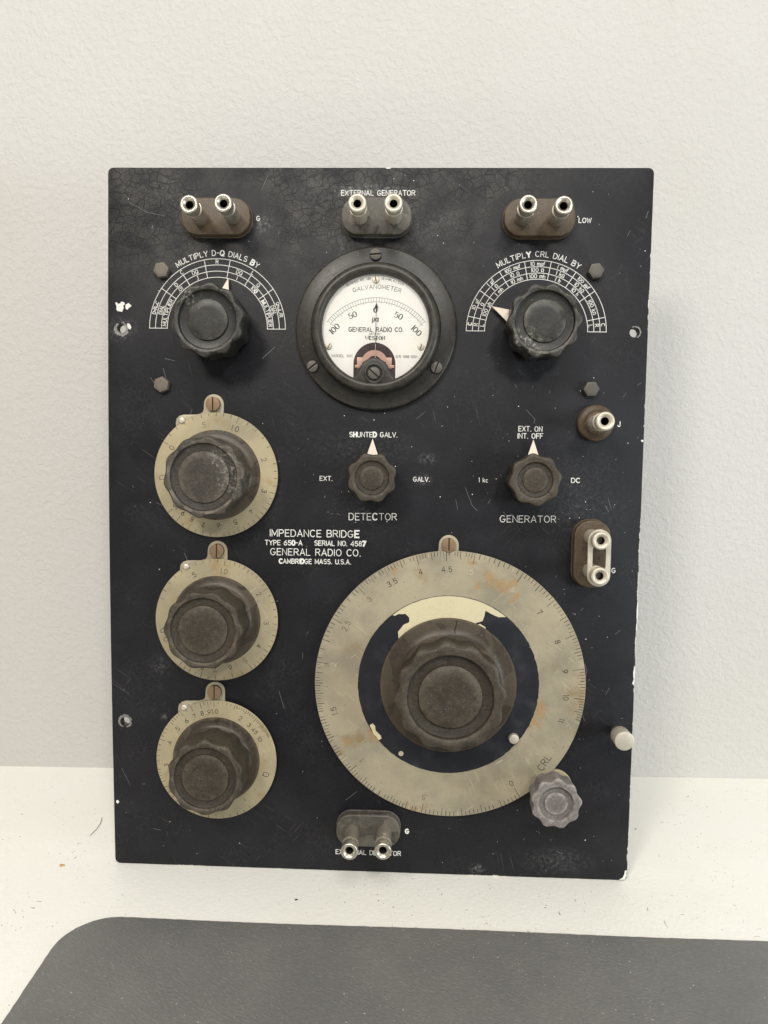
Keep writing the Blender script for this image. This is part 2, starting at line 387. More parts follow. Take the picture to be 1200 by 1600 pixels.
def wall_mat():
    t = NT('painted orange peel wall'); c = t.co(False)
    wv = t.n('ShaderNodeVectorMath', {0: c, 1: t.n('ShaderNodeVectorMath', {0: t.n('ShaderNodeTexNoise', {'Vector': c, 'Scale': 90.0}).outputs['Color'], 1: (.006, .006, .006)}, operation='MULTIPLY').outputs[0]}, operation='ADD').outputs[0]
    a = t.noise(wv, 260, 4, .55); b = t.noise(wv, 620, 3, .55); v = t.n('ShaderNodeTexVoronoi', {'Vector': wv, 'Scale': 220.0}, feature='SMOOTH_F1').outputs['Distance']
    h = t.math('ADD', t.math('MULTIPLY', t.ss(a, .38, .66), .55), t.math('ADD', t.math('MULTIPLY', b, .6), t.math('MULTIPLY', v, -.35)))
    col = t.mix(t.ss(t.noise(c, 6, 4), .4, .7), (.555, .543, .525), (.54, .527, .503))
    m = t.math('MULTIPLY', t.ss(t.noise(wv, 60, 6, .8), .70, .74), .28)
    sp = t.math('MULTIPLY', t.math('LESS_THAN', t.vor(wv, 95), .055), t.ss(t.noise(c, 9, 3), .50, .58))
    m = t.math('MAXIMUM', m, t.math('MULTIPLY', sp, .7))
    col = t.mix(m, col, (.45, .43, .38))
    return t.out(Base_Color=col, Roughness=.62, Specular_IOR_Level=.3, Normal=t.bump(h, .5, .0009))
def desk_mat():
    t = NT('cream painted desk'); c = t.co(False)
    wv = t.n('ShaderNodeVectorMath', {0: c, 1: t.n('ShaderNodeVectorMath', {0: t.n('ShaderNodeTexNoise', {'Vector': c, 'Scale': 60.0}).outputs['Color'], 1: (.02, .02, .0)}, operation='MULTIPLY').outputs[0]}, operation='ADD').outputs[0]
    col = t.mix(t.ss(t.noise(c, 9, 5), .35, .7), (.88, .875, .82), (.865, .855, .785))
    for sc, th, lo, nsc, k in ((260, .10, .50, 25, .7), (560, .13, .52, 40, .45), (120, .06, .48, 14, .8), (330, .09, .60, 8, .6)):
        m = t.math('MULTIPLY', t.math('LESS_THAN', t.vor(wv, sc), th), t.ss(t.noise(c, nsc, 3), lo, lo + .08))
        col = t.mix(t.math('MULTIPLY', m, k), col, (.20, .15, .09))
    st = t.math('MULTIPLY', t.ss(t.noise(c, 28, 6, .7, .5), .66, .78), .35)
    col = t.mix(st, col, (.62, .54, .36))
    h = t.math('ADD', t.noise(c, 380, 4, .6), t.math('MULTIPLY', t.noise(c, 60, 3), .8))
    return t.out(Base_Color=col, Roughness=.42, Specular_IOR_Level=.4, Normal=t.bump(h, .28, .0009))
def mat_mat():
    t = NT('grey leatherette'); c = t.co(False)
    a = t.n('ShaderNodeVectorRotate', {'Vector': c, 'Angle': R_(32)}).outputs[0]
    a = t.n('ShaderNodeMapping', {'Vector': a, 'Scale': (330., 900., 1.)}).outputs[0]
    e = t.noise(a, 1.0, 4, .6, .4)
    col = t.mix(t.ss(t.noise(c, 12, 6, .6), .35, .7), (.150, .149, .145), (.185, .182, .175))
    col = t.mix(t.math('MULTIPLY', t.ss(e, .5, .75), .35), col, (.30, .29, .275))
    col = t.mix(t.math('MULTIPLY', t.ss(t.noise(c, 45, 6, .75), .62, .72), .35), col, (.22, .20, .165))
    for sc, th, lo, nsc in ((170, .06, .44, 18), (420, .09, .54, 40)):
        m = t.math('MULTIPLY', t.math('LESS_THAN', t.vor(c, sc), th), t.ss(t.noise(c, nsc, 2), lo, lo + .08))
        col = t.mix(t.math('MULTIPLY', m, .8), col, (.60, .57, .50))
    h = t.math('ADD', e, t.math('MULTIPLY', t.noise(c, 700, 3), .5))
    return t.out(Base_Color=col, Roughness=.50, Specular_IOR_Level=.45, Normal=t.bump(h, .5, .0009))

# ------------------------------------------------------------------ single-stroke engraver's alphabet (cap height 6)
def A_(cx, cy, rx, ry, a0, a1, n=10):
    return [(cx + rx * math.cos(R_(a0 + (a1 - a0) * k / n)), cy + ry * math.sin(R_(a0 + (a1 - a0) * k / n))) for k in range(n + 1)]
F = {
 'A': (4.2, [[(0, 0), (2.1, 6), (4.2, 0)], [(.7, 1.9), (3.5, 1.9)]]),
 'B': (3.8, [[(0, 0), (0, 6), (2.1, 6)] + A_(2.1, 4.6, 1.4, 1.4, 80, -80, 8) + [(2.1, 3.2), (0.3, 3.2)], [(2.1, 3.1)] + A_(2.2, 1.6, 1.6, 1.6, 80, -80, 8) + [(2.1, 0), (0, 0)]]),
 'C': (4.1, [A_(2.2, 3, 2.2, 3, 48, 312, 16)]),
 'D': (4.0, [[(0, 0), (0, 6), (1.6, 6)] + A_(1.7, 3, 2.3, 3, 80, -80, 12) + [(1.6, 0), (0, 0)]]),
 'E': (3.4, [[(3.4, 6), (0, 6), (0, 0), (3.4, 0)], [(0.3, 3.1), (2.8, 3.1)]]),
 'F': (3.4, [[(3.4, 6), (0, 6), (0, 0)], [(0.3, 3.1), (2.8, 3.1)]]),
 'G': (4.4, [A_(2.2, 3, 2.2, 3, 48, 330, 16) + [(4.3, 2.6), (2.5, 2.6)]]),
 'H': (3.9, [[(0, 0), (0, 6)], [(3.9, 0), (3.9, 6)], [(.3, 3.1), (3.6, 3.1)]]),
 'I': (0.2, [[(.1, 0), (.1, 6)]]),
 'J': (2.7, [[(2.7, 6), (2.7, 1.6)] + A_(1.35, 1.5, 1.35, 1.5, -10, -180, 8)]),
 'K': (3.9, [[(0, 0), (0, 6)], [(3.7, 6), (.3, 2.6)], [(1.5, 3.5), (3.9, 0)]]),
 'L': (3.2, [[(0, 6), (0, 0), (3.2, 0)]]),
 'M': (4.6, [[(0, 0), (0, 6), (2.3, 1.2), (4.6, 6), (4.6, 0)]]),
 'N': (3.9, [[(0, 0), (0, 6), (3.9, 0), (3.9, 6)]]),
 'O': (4.4, [A_(2.2, 3, 2.2, 3, 90, 448, 20)]),
 'P': (3.7, [[(0, 0), (0, 6), (2.1, 6)] + A_(2.1, 4.4, 1.6, 1.6, 80, -80, 8) + [(2.1, 2.8), (.3, 2.8)]]),
 'Q': (4.4, [A_(2.2, 3, 2.2, 3, 90, 448, 20), [(2.8, 1.5), (4.3, -.3)]]),
 'R': (3.9, [[(0, 0), (0, 6), (2.2, 6)] + A_(2.2, 4.5, 1.5, 1.5, 80, -80, 8) + [(2.2, 3), (.3, 3)], [(2.1, 2.8), (3.9, 0)]]),
 'S': (3.8, [A_(1.9, 4.5, 1.7, 1.5, 35, 262, 10) + A_(1.9, 1.55, 1.85, 1.55, 82, -145, 10)]),
 'T': (4.0, [[(0, 6), (4, 6)], [(2, 5.8), (2, 0)]]),
 'U': (3.9, [[(0, 6), (0, 2)] + A_(1.95, 2, 1.95, 2, 190, 350, 10) + [(3.9, 2), (3.9, 6)]]),
 'V': (4.2, [[(0, 6), (2.1, 0), (4.2, 6)]]),
 'W': (5.6, [[(0, 6), (1.4, 0), (2.8, 5.4), (4.2, 0), (5.6, 6)]]),
 'X': (4.0, [[(0, 0), (4, 6)], [(0, 6), (4, 0)]]),
 'Y': (4.2, [[(0, 6), (2.1, 3), (4.2, 6)], [(2.1, 2.8), (2.1, 0)]]),
 'Z': (4.0, [[(0, 6), (4, 6), (0, 0), (4, 0)]]),
 '0': (3.8, [A_(1.9, 3, 1.9, 3, 90, 448, 18)]),
 '1': (0.8, [[(0, 5), (.8, 6), (.8, 0)]]),
 '|': (0.2, [[(.1, 6), (.1, 0)]]),
 '2': (3.6, [A_(1.8, 4.3, 1.7, 1.7, 165, -40, 10) + [(0, 0), (3.6, 0)]]),
 '3': (3.6, [A_(1.7, 4.55, 1.5, 1.45, 150, -85, 9) + A_(1.7, 1.6, 1.8, 1.6, 85, -150, 10)]),
 '4': (3.9, [[(2.9, 0), (2.9, 6), (0, 1.7), (3.9, 1.7)]]),
 '5': (3.6, [[(3.3, 6), (.5, 6), (.3, 3.3)] + A_(1.75, 1.95, 1.85, 1.95, 130, -145, 12)]),
 '6': (3.7, [A_(1.85, 1.85, 1.8, 1.85, 160, -200, 16) + [(.5, 3.5), (2.8, 6)]]),
 '7': (3.6, [[(0, 6), (3.6, 6), (1.2, 0)]]),
 '8': (3.6, [A_(1.8, 4.5, 1.45, 1.5, -90, 268, 14), A_(1.8, 1.55, 1.8, 1.5, 90, 448, 16)]),
 '9': (3.7, [A_(1.85, 4.15, 1.8, 1.85, -20, 340, 16) + [(3.2, 2.5), (.9, 0)]]),
 '.': (0.5, [[(.1, 0.05), (.4, 0.05)]]),
 ',': (0.5, [[(.35, 0.3), (0, -1)]]),
 "'": (0.4, [[(.2, 6), (.2, 4.6)]]),
 '-': (2.2, [[(0, 3), (2.2, 3)]]),
 '=': (2.2, [[(0, 2.2), (2.2, 2.2)], [(0, 3.8), (2.2, 3.8)]]),
 '/': (2.8, [[(0, -.5), (2.8, 6.3)]]),
 ' ': (2.2, []),
 'm': (4.2, [[(0, 0), (0, 3.8)], [(0, 2.6)] + A_(1.05, 2.7, 1.05, 1.1, 150, 0, 6) + [(2.1, 0)], [(2.1, 2.6)] + A_(3.15, 2.7, 1.05, 1.1, 150, 0, 6) + [(4.2, 0)]]),
 'u': (2.6, [[(0.4, 3.9), (0, -1.6)], [(.3, 1.2)] + A_(1.3, 1.1, 1.1, 1.1, 190, 340, 6), [(2.6, 3.9), (2.5, 0)]]),
 'f': (2.0, [A_(1.7, 4.9, .9, 1.1, 60, 180, 6) + [(.6, 0)], [(0, 3.7), (1.7, 3.7)]]),
 'h': (2.6, [[(0, 0), (0, 6)], [(0, 2.4)] + A_(1.3, 2.6, 1.3, 1.2, 150, 0, 6) + [(2.6, 0)]]),
 'k': (2.7, [[(0, 0), (0, 6)], [(2.4, 3.9), (.2, 1.8)], [(1, 2.5), (2.7, 0)]]),
 'c': (2.5, [A_(1.4, 1.9, 1.4, 1.9, 50, 310, 10)]),
 'a': (2.8, [A_(1.3, 1.9, 1.3, 1.8, 20, 340, 12), [(2.7, 3.8), (2.6, 0)]]),
 'o': (3.8, [A_(1.9, 2.8, 1.9, 2.2, -60, 240, 14), [(0, .1), (1.0, .1), (1.0, .9)], [(3.8, .1), (2.8, .1), (2.8, .9)]]),   # ohm sign
 'w': (4.0, [A_(1.0, 1.5, 1.0, 1.5, 120, 360, 8) + A_(3.0, 1.5, 1.0, 1.5, 180, 420, 8)]),                                # omega
}
def text_width(s, gap):
    x = 0; prev = False
    for ch in s:
        if ch == '~': continue
        x += F[ch][0] + gap
    return x - gap
def draw_text(mb, s, place, cap, wd, z, fit=None, gap=1.5, jit=.05, mis=None, thick=None):
    """place(u) -> (x, y, angle) gives the point of the baseline u mm from the start; fit = wanted length in mm"""
    k = cap / 6.0
    W = text_width(s, gap) * k
    sx = 1.0
    if fit:
        nch = max(1, len([c for c in s if c != '~']) - 1)
        raw = text_width(s, 0) * k
        sx = min(1.22, max(.72, fit / W))
        g = (fit - raw * sx) / nch
    else: g = gap * k
    u = 0; heavy = False; q = 0
    for ch in s:
        if ch == '~': heavy = True; continue
        adv, strokes = F[ch]
        cx = u + adv * k * sx / 2
        px, py, ang = place(cx)
        ca, sa = math.cos(ang), math.sin(ang)
        jx, jy = random.uniform(-jit, jit), random.uniform(-jit, jit)
        ww = wd * random.uniform(.88, 1.15) * (1.9 if heavy else 1)
        for st in strokes:
            pts = []
            for (x, y) in st:
                lx = (x - adv / 2) * k * sx + jx; ly = y * k + jy
                pts.append((px + lx * ca - ly * sa, py + lx * sa + ly * ca))
            q += 1
            if thick:
                wf = lambda i, tx, ty: ww * (.45 + 1.1 * abs(-tx * sa + ty * ca)) if True else ww
                mb.strip(pts, ww, z + .006 * (q % 7), wfun=wf)
            else: mb.strip(pts, ww, z + .006 * (q % 7))
        u += adv * k * sx + g
        heavy = False
def line_place(p0, p1):
    a = math.atan2(p1[1] - p0[1], p1[0] - p0[0])
    return lambda u: (p0[0] + u * math.cos(a), p0[1] + u * math.sin(a), a)
def arc_place(c, r, mid, length):
    # mid in degrees clockwise from 12 o'clock, letters' tops outward
    def f(u):
        t = R_(mid) + (u - length / 2) / r
        return (c[0] + r * math.sin(t), c[1] + r * math.cos(t), -t)
    return f
ORG = {}
def part(name, mb, mats, parent, org=(0, 0, 0), label=None, smooth=38, weld=False):
    po = ORG.get(parent.name, (0, 0, 0))
    mb.v = [(x - org[0], y - org[1], z - org[2]) for x, y, z in mb.v]
    o = obj(name, mb, mats, parent, tuple(a - b for a, b in zip(org, po)), smooth=smooth, label=label, weld=weld)
    ORG[o.name] = org
    return o
def tag(o, label=None, cat=None, kind=None, group=None):
    if label: o['label'] = label
    if cat: o['category'] = cat
    if kind: o['kind'] = kind
    if group: o['group'] = group
    return o

# ------------------------------------------------------------------ setting
TH = 4.0
ZT = -5.0 * math.sin(R_(TH)) * S            # table top passes under the panel's lower back edge
me = MB()
wa = math.atan(0.0262)
me.prism([(-1400, 0), (1400, 0), (1400, 120), (-1400, 120)], ZT / S - 30, 2200, 0)
wall = obj('wall', me, wall_mat(), None, (0, 126.2, 0), smooth=0, rotz=math.degrees(wa)); tag(wall, kind='structure')
me = MB()
me.prism(rrect(-1100, -620, 1100, 190, 4, 3), ZT / S - 28, ZT / S, 1.5)
desk = obj('desk_top', me, desk_mat(), None, (0, 0, 0), smooth=30); tag(desk, kind='structure')

me = MB()
mo = []
for (x, y) in rrect(-160.6, -460, 560, -50.2, 27, 14): mo.append((x, y - (x - 10) * 0.0))
# slightly wavy cut edge
mo2 = []
for i in range(len(mo)):
    a = mo[i]; b = mo[(i + 1) % len(mo)]; L = math.hypot(b[0] - a[0], b[1] - a[1]); n = max(1, int(L / 3))
    for k in range(n):
        x = a[0] + (b[0] - a[0]) * k / n; y = a[1] + (b[1] - a[1]) * k / n
        mo2.append((x + random.uniform(-.12, .12) , y + random.uniform(-.14, .14) + .35 * math.sin(x * .031)))
me.prism(mo2, ZT / S + .05, ZT / S + 1.9, .35)
pad = obj('desk_pad', me, mat_mat(), None, smooth=30)
tag(pad, 'grey leather-grained desk mat with rounded corner lying in front of the black panel', 'desk mat')

hb = MB()
hp = [(-186.84, 50.11), (-184.65, 42.28), (-184.33, 35.34), (-185.38, 30.75), (-186.21, 27.73)]
pts = []
for i in range(len(hp) - 1):
    for k in range(5):
        t = k / 5; pts.append((hp[i][0] * (1 - t) + hp[i + 1][0] * t, hp[i][1] * (1 - t) + hp[i + 1][1] * t, ZT / S + .25 + .5 * math.sin(i + t)))
hb.tube(pts, .16, 6)
hair = obj('hair', hb, M['ink'], None); tag(hair, 'short dark curved hair lying on the cream desk left of the panel', 'hair')
def crumb(px, py, r, mat, label, cat, nm, h=.5):
    b = MB(); out = []
    for k in range(11):
        a = 2 * math.pi * k / 11; q = r * random.uniform(.6, 1.15); out.append((px + q * 1.3 * math.cos(a), py + q * .8 * math.sin(a)))
    b.prism(out, ZT / S, ZT / S + h, h * .45)
    o = obj(nm, b, mat, None); tag(o, label, cat)
crumb(*(-189.03, -4.25), 1.3, aged('crumb', (.50, .30, .12), (.35, .2, .09), .7, sc=400, spk=False), 'small tan crumb on the cream desk left of the panel foot', 'crumb', 'crumb', .9)
crumb(*(-39.85, -28.04), .9, M['ink'], 'tiny black fleck on the desk below the panel, left of centre', 'speck', 'fleck', .3)
crumb(*(179.64, 57.48), .55, M['knob_brown'], 'tiny brown fleck on the desk right of the panel foot', 'speck', 'fleck', .3)

# ------------------------------------------------------------------ the instrument
root = bpy.data.objects.new('impedance_bridge', None); COL.objects.link(root)
root.empty_display_size = .05
root.rotation_euler = (R_(90 - TH), 0, 0)
tag(root, 'black upright instrument front panel with round dials, knobs and galvanometer leaning by the wall', 'measuring instrument')
ORG[root.name] = (0, 0, 0)

# panel plate with three open mounting holes
HOLES = [(*(-150.43, 327.87), 4.5, .78), (*(149.74, 327.98), 2.6, .45), (*(-150.35, 90.1), 3.2, .62)]
def panel_outline(ins=0):
    TL, TR, BR, BL = (-157.47, 420.4), (157.59, 420.6), (157.46, 0.1), (-157.61, -0.06)
    W2, Hh = 157.5, BR[1] * 0 + TL[1]
    o = rrect(-W2, 0, W2, Hh, 3.2, 6)
    res = []
    for i in range(len(o)):
        a = o[i]; b = o[(i + 1) % len(o)]; L = math.hypot(b[0] - a[0], b[1] - a[1]); n = max(1, int(L / 6))
        for k in range(n):
            x = a[0] + (b[0] - a[0]) * k / n; y = a[1] + (b[1] - a[1]) * k / n
            if x < -150: x -= 1.6 * math.sin(math.pi * min(1, max(0, y / Hh))) * min(1, (-150 - x) / 7)
            if n > 2:
                x += random.uniform(-.05, .05); y += random.uniform(-.05, .05)
            res.append((x, y))
    return inset(res, ins) if ins else res
def make_panel():
    bm = bmesh.new()
    def loop(pts, z):
        vs = [bm.verts.new((x * S, y * S, z * S)) for x, y in pts]
        es = [bm.edges.new((vs[i], vs[(i + 1) % len(vs)])) for i in range(len(vs))]
        return vs, es
    def bridge(a, b, flip=False):
        n = len(a)
        for i in range(n):
            q = (a[i], a[(i + 1) % n], b[(i + 1) % n], b[i])
            bm.faces.new(tuple(reversed(q)) if flip else q)
    lev = [(0.55, 0.0), (0.16, -.16), (0.0, -.55), (0.0, -5.0)]
    loops = [loop(panel_outline(i), z) for i, z in lev]
    for a, b in zip(loops, loops[1:]): bridge(b[0], a[0])
    fr = list(loops[0][1]); bk = list(loops[-1][1])
    for (x, y, _, _) in HOLES:
        h = [loop(circ(x, y, r, 32), z) for r, z in ((3.15, 0), (2.7, -.5), (2.6, -5))]
        for a, b in zip(h, h[1:]): bridge(b[0], a[0], True)
        fr += h[0][1]; bk += h[-1][1]
    bmesh.ops.triangle_fill(bm, use_beauty=True, edges=fr, normal=(0, 0, 1))
    bmesh.ops.triangle_fill(bm, use_beauty=True, edges=bk, normal=(0, 0, -1))
    me = bpy.data.meshes.new('panel'); bm.to_mesh(me); bm.free()
    me.polygons.foreach_set('use_smooth', [True] * len(me.polygons)); me.set_sharp_from_angle(angle=R_(35))
    SM = [(*(-6.46, 407.33), 17, 5, .8), (*(-18.3, 406.59), 8, 4, .9), (*(-66.63, 388.38), 8, 7, .5), (*(9.06, 407.36), 9, 3.5, .7),
          (*(66.57, 4.4), 6, 4, .7), (*(114.87, 10.96), 26, 10, .25), (*(32.59, 253.52), 8, 4, .45), (*(-19.76, 370.37), 5, 12, .35),
          (*(-126.31, 93.77), 3, 3, .6), (*(41.06, 390.53), 14, 12, .15), (*(29.05, 241.02), 7, 5, .4), (*(-128.49, 125.57), 9, 9, .22),
          (*(-62.24, 231.97), 12, 24, .12), (*(121.34, 227.43), 34, 34, .12), (*(-9.07, 259.33), 44, 14, .12), (*(-4.79, 221.49), 14, 8, .2),
          (*(-126.78, 406.4), 34, 12, .13), (*(-33.15, 406.56), 22, 14, .16), (*(-150.24, 327.12), 13, 9, .35)]
    me.materials.append(panel_mat(HOLES, SM))
    o = bpy.data.objects.new('panel', me); COL.objects.link(o); o.parent = root
    o['label'] = 'black crackle-painted plate with chipped corners'
    ORG[o.name] = (0, 0, 0)
    return o
panel = make_panel()

# paint broken away round the holes, down to bare metal
for (hx_, hy_, rw_, a0_, a1_) in ((HOLES[0][0], HOLES[0][1], 1.7, 150, 400), (HOLES[1][0], HOLES[1][1], .75, -70, 120), (HOLES[2][0], HOLES[2][1], 1.5, -80, 250)):
    b = MB(); vs = []; n_ = int((a1_ - a0_) / 7)
    for k in range(n_ + 1):
        q = R_(a0_ + (a1_ - a0_) * k / n_); e_ = max(0.0, math.sin(math.pi * k / n_)) ** .4
        ro_ = 3.2 + rw_ * e_ * random.uniform(.45, 1.15)
        vs += [(hx_ + 3.0 * math.cos(q), hy_ + 3.0 * math.sin(q), .03), (hx_ + ro_ * math.cos(q), hy_ + ro_ * math.sin(q), .03)]
    b.add(vs, [(2 * k, 2 * k + 1, 2 * k + 3, 2 * k + 2) for k in range(n_)])
    part('chipped_rim', b, M['bare_metal'], root, (hx_, hy_, 0), smooth=0)

# ------------------------------------------------------------------ binding posts
def post(parent, x, y, z0, H=30, mat='nickel', tilt=(0, 0), r=4.55):
    b = MB(); k = r / 4.55
    h = H - z0
    b.lathe([(4.3 * k, 0), (4.4 * k, h * .02), (4.4 * k, h * .50), (4.2 * k, h * .52), (4.2 * k, h * .55), (4.75 * k, h * .57), (4.8 * k, h * .59), (4.75 * k, h * .62), (3.0 * k, h * .63), (2.9 * k, h * .70), (4.3 * k, h * .71)], seg=40)
    b.lathe([(4.3 * k, h * .71, 0), (4.75 * k, h * .725, 1), (4.75 * k, h * .86, 1), (4.5 * k, h * .87, 0), (4.45 * k, h * .885, 0), (4.8 * k, h * .90, 0), (5.0 * k, h * .93, 0), (4.95 * k, h * .965, 0),
             (4.6 * k, h * .99, 0), (4.1 * k, h * 1.0, 0), (3.5 * k, h * .995, 0), (2.6 * k, h * .955, 0), (2.15 * k, h * .93, 0)], seg=96, n=32, depth=.28)
    b.lathe([(2.15 * k, h * .93), (2.1 * k, h * .3), (0, h * .3)], seg=24, mi=1)
    # cross hole through the shank
    for sgn in (-1, 1):
        pass
    if tilt != (0, 0):
        b.v = [(vx + tilt[0] * vz, vy + tilt[1] * vz, vz) for vx, vy, vz in b.v]
    b.v = [(vx + x, vy + y, vz + z0) for vx, vy, vz in b.v]
    return part('binding_post', b, [M[mat], M['hole']], parent, (x, y, z0))
def block(x, y, horizontal, mat, posts, label, wpx=(40, 20.5), pmat='nickel', h=6.5):
    b = MB(); w_, h_ = wpx if horizontal else (wpx[1], wpx[0])
    out = rrect(x - w_ / 2, y - h_ / 2, x + w_ / 2, y + h_ / 2, min(w_, h_) / 2 - .9, 12)
    b.prism(inset(out, -.4), 0.02, 1.2, .3); b.prism(out, 1.1, h, .9)
    o = part('terminal_block', b, M[mat], root, (x, y, 0), label)
    for (px, py, tl) in posts: post(o, px, py, h, tilt=tl, mat=pmat)
    return o
# posts' feet, from their tips at a height of 30 mm
block(*(-92.53, 390.87), True, 'block_brown', [(*(-100.97, 389.56), (0, 0)), (*(-82.22, 390.28), (0, 0))], 'brown terminal block with two bright posts at the top left', (40.2, 20.8))
block(*(-0.08, 391.32), True, 'block_black', [(*(-9.24, 390.45), (0, 0)), (*(10.33, 390.49), (0, 0))], 'dark grey terminal block under the EXTERNAL GENERATOR lettering', (40.2, 20.8), 'nickel_pale')
block(*(92.59, 390.88), True, 'block_brown', [(*(82.54, 390.05), (0, 0)), (*(101.44, 389.53), (0, 0))], 'brown terminal block with two posts beside the word LOW', (40.2, 20.8))
block(*(0.08, 28.97), True, 'block_black', [(*(-9.35, 28.48), (0, 0)), (*(9.9, 29.23), (0, 0))], 'greyish terminal block at the bottom edge by EXTERNAL DETECTOR', (38.5, 19.8))
gb = block(*(128.33, 199.61), False, 'block_brown', [(*(127.35, 209.83), (0, 0)), (*(127.33, 190.14), (0, 0))], 'brown upright terminal block whose two posts are joined by a pale link', (39.5, 21.0), 'nickel_pale')
# strap joining the two posts
a = (128.16, 209.23); c_ = (128.26, 189.79)
lk = MB()
def slotplate(mb, p0, p1, rw, r_in, z0, z1):
    an = math.atan2(p1[1] - p0[1], p1[0] - p0[0]); n = 16
    def st(r, t=0):
        o = []
        for k in range(n + 1):
            q = an + math.pi / 2 + math.pi * k / n; o.append((p0[0] + t * math.cos(an) + r * math.cos(q), p0[1] + t * math.sin(an) + r * math.sin(q)))
        for k in range(n + 1):
            q = an - math.pi / 2 + math.pi * k / n; o.append((p1[0] - t * math.cos(an) + r * math.cos(q), p1[1] - t * math.sin(an) + r * math.sin(q)))
        return o
    O = st(rw); I = st(r_in, 5.3); m = len(O); vs = []
    for ring, z in ((O, z0), (O, z1 - .2), (inset(O, .2), z1), (inset(I, -.0), z1), (I, z0)): vs += [(x, y, z) for x, y in ring]
    fs = []
    for q in range(4): fs += [(q * m + i, q * m + (i + 1) % m, (q + 1) * m + (i + 1) % m, (q + 1) * m + i) for i in range(m)]
    fs += [(4 * m + i, 4 * m + (i + 1) % m, (i + 1) % m, i) for i in range(m)]
    mb.add(vs, fs)
slotplate(lk, c_, a, 6.4, 3.7, 21.6, 23.0)
part('link_strap', lk, M['nickel_pale'], gb, (a[0], a[1], 22), 'pale slotted link strap joining the two posts')
# moulded lettering on the block below the strap
sb = MB(); bx, by = (127.92, 201.1)
draw_text(sb, 'SERIES', line_place((bx - 5.8, by + .5), (bx + 8, by + .5)), 1.9, .3, 6.53, fit=13.5)
draw_text(sb, 'RES.', line_place((bx - 3.0, by - 4.8), (bx + 8, by - 4.8)), 1.9, .3, 6.53, fit=10)
part('moulded_lettering', sb, M['crack'], gb, (bx, by, 6.5), 'letters moulded in the brown block')
# single ground post on a round brown base
jx, jy = (128.83, 275.61)
b = MB(); b.lathe([(10.6, 0.02), (10.6, 2.2), (10.2, 3.2), (9.4, 3.9), (8.0, 4.3), (6.8, 5.2), (6.3, 6.0), (0, 6.0)], jx, jy, 56)
jb = part('round_terminal', b, M['block_brown'], root, (jx, jy, 0), 'round brown terminal with a single post at the right edge')
qx, qy = (127.77, 275.34); b = MB()
post(jb, qx, qy, 6.0, H=28, mat='nickel_pale', r=4.75)

# ------------------------------------------------------------------ knobs
def knob(parent, x, y, z0, H, R, n, rec, disc, mat, label=None, ph=0, depth=1.0, flare=1.0, rd=2.0, name='knob', neck=None):
    b = MB(); h = H - z0
    pr = []
    if neck: pr += [(neck, 0, 0), (neck * .985, h * .10, 0), (R * .93, h * .22, .35), (R * .95, h * .30, 1)]
    else: pr += [(R * .95 * flare, 0, 1), (R * .955 * flare, h * .04, 1)]
    pr += [(R * .965, h * .45, 1), (R * .985, h * .70, 1), (R, h * .90, 1), (R * .996, h * .94, 1), (R * .982, h * .968, 1), (R * .958, h * .988, .95), (R * .93, h * .998, .8),
           ((R + rec) / 2, h * 1.0, .25), (rec + .55, h * .995, 0), (rec + .15, h * .98, 0), (rec - .1, h * .95, 0), (rec - .3, h - rd, 0), (rec - .8, h - rd - .25, 0),
           (disc + .4, h - rd - .1, 0), (disc + .02, h - rd - .15, 0), (disc - .08, h - rd * .62, 0), (disc - .5, h - rd * .5, 0), (disc * .6, h - rd * .47, 0), (0, h - rd * .45, 0)]
    b.lathe(pr, seg=144, n=n, depth=depth, ph=R_(ph))
    # old moulded rims are never perfectly true
    b.v = [(vx * (1 + .006 * math.sin(3 * math.atan2(vy, vx) + x)), vy * (1 + .006 * math.cos(2 * math.atan2(vy, vx) + y)), vz) for vx, vy, vz in b.v]
    b.v = [(vx + x, vy + y, vz + z0) for vx, vy, vz in b.v]
    return part(name, b, M[mat], parent, (x, y, z0), label, smooth=50)
def pointer(parent, x, y, z, tip, base, hw, ang):
    b = MB(); b.prism([(0, tip), (-hw, base), (hw, base)], z, z + .9, .12, bottom=True)
    t = R_(-ang); b.v = [(vx * math.cos(t) - vy * math.sin(t) + x, vx * math.sin(t) + vy * math.cos(t) + y, vz) for vx, vy, vz in b.v]
    return part('pointer', b, M['pointer'], parent, (x, y, z), smooth=0)
CL = (-93.15, 328.16); CR = (93.2, 328.12)
k1 = knob(root, *(-92.39, 328.95), 2.2, 25.5, 20.7, 10, 16.2, 11.4, 'knob_black_left', 'large black fluted knob of the left multiplier switch', 12, 1.5, rd=2.4, name='switch_knob')
pointer(k1, CL[0], CL[1], 2.0, 29.5, 12, 5.2, 14)
k2 = knob(root, *(93.97, 329.76), 2.2, 25.5, 20.6, 10, 16.2, 11.6, 'knob_black_right', 'large black fluted knob of the right multiplier switch', 3, 1.7, rd=2.4, name='switch_knob')
pointer(k2, CR[0], CR[1], 2.0, 29.5, 12, 5.2, -62.5)
k3 = knob(root, *(0.21, 242.26), 2.0, 22, 14.3, 8, 9.6, 6.7, 'knob_brown', 'small scalloped DETECTOR knob', 20, 1.35, rd=1.5, name='selector_knob')
pointer(k3, *(-0.58, 242.12), 2.0, 22.8, 8, 5.0, 0)
k4 = knob(root, *(91.82, 242.55), 2.0, 22, 14.9, 8, 9.8, 6.9, 'knob_brown', 'small scalloped GENERATOR knob with a hairline crack', 8, 1.35, rd=1.5, name='selector_knob')
pointer(k4, *(93.3, 242.82), 2.0, 22.8, 8, 5.0, -.5)
kc = MB()
kc.strip([(92.33, 243.24), (94.52, 241.13), (96.72, 239.02)], .16, 21.35); kc.strip([(98.36, 237.29), (100.94, 234.3)], .28, 22.03)
part('crack', kc, M['crack'], k4, (0, 0, 22))
k5 = MB()
lx, ly = (111.35, 57.34)
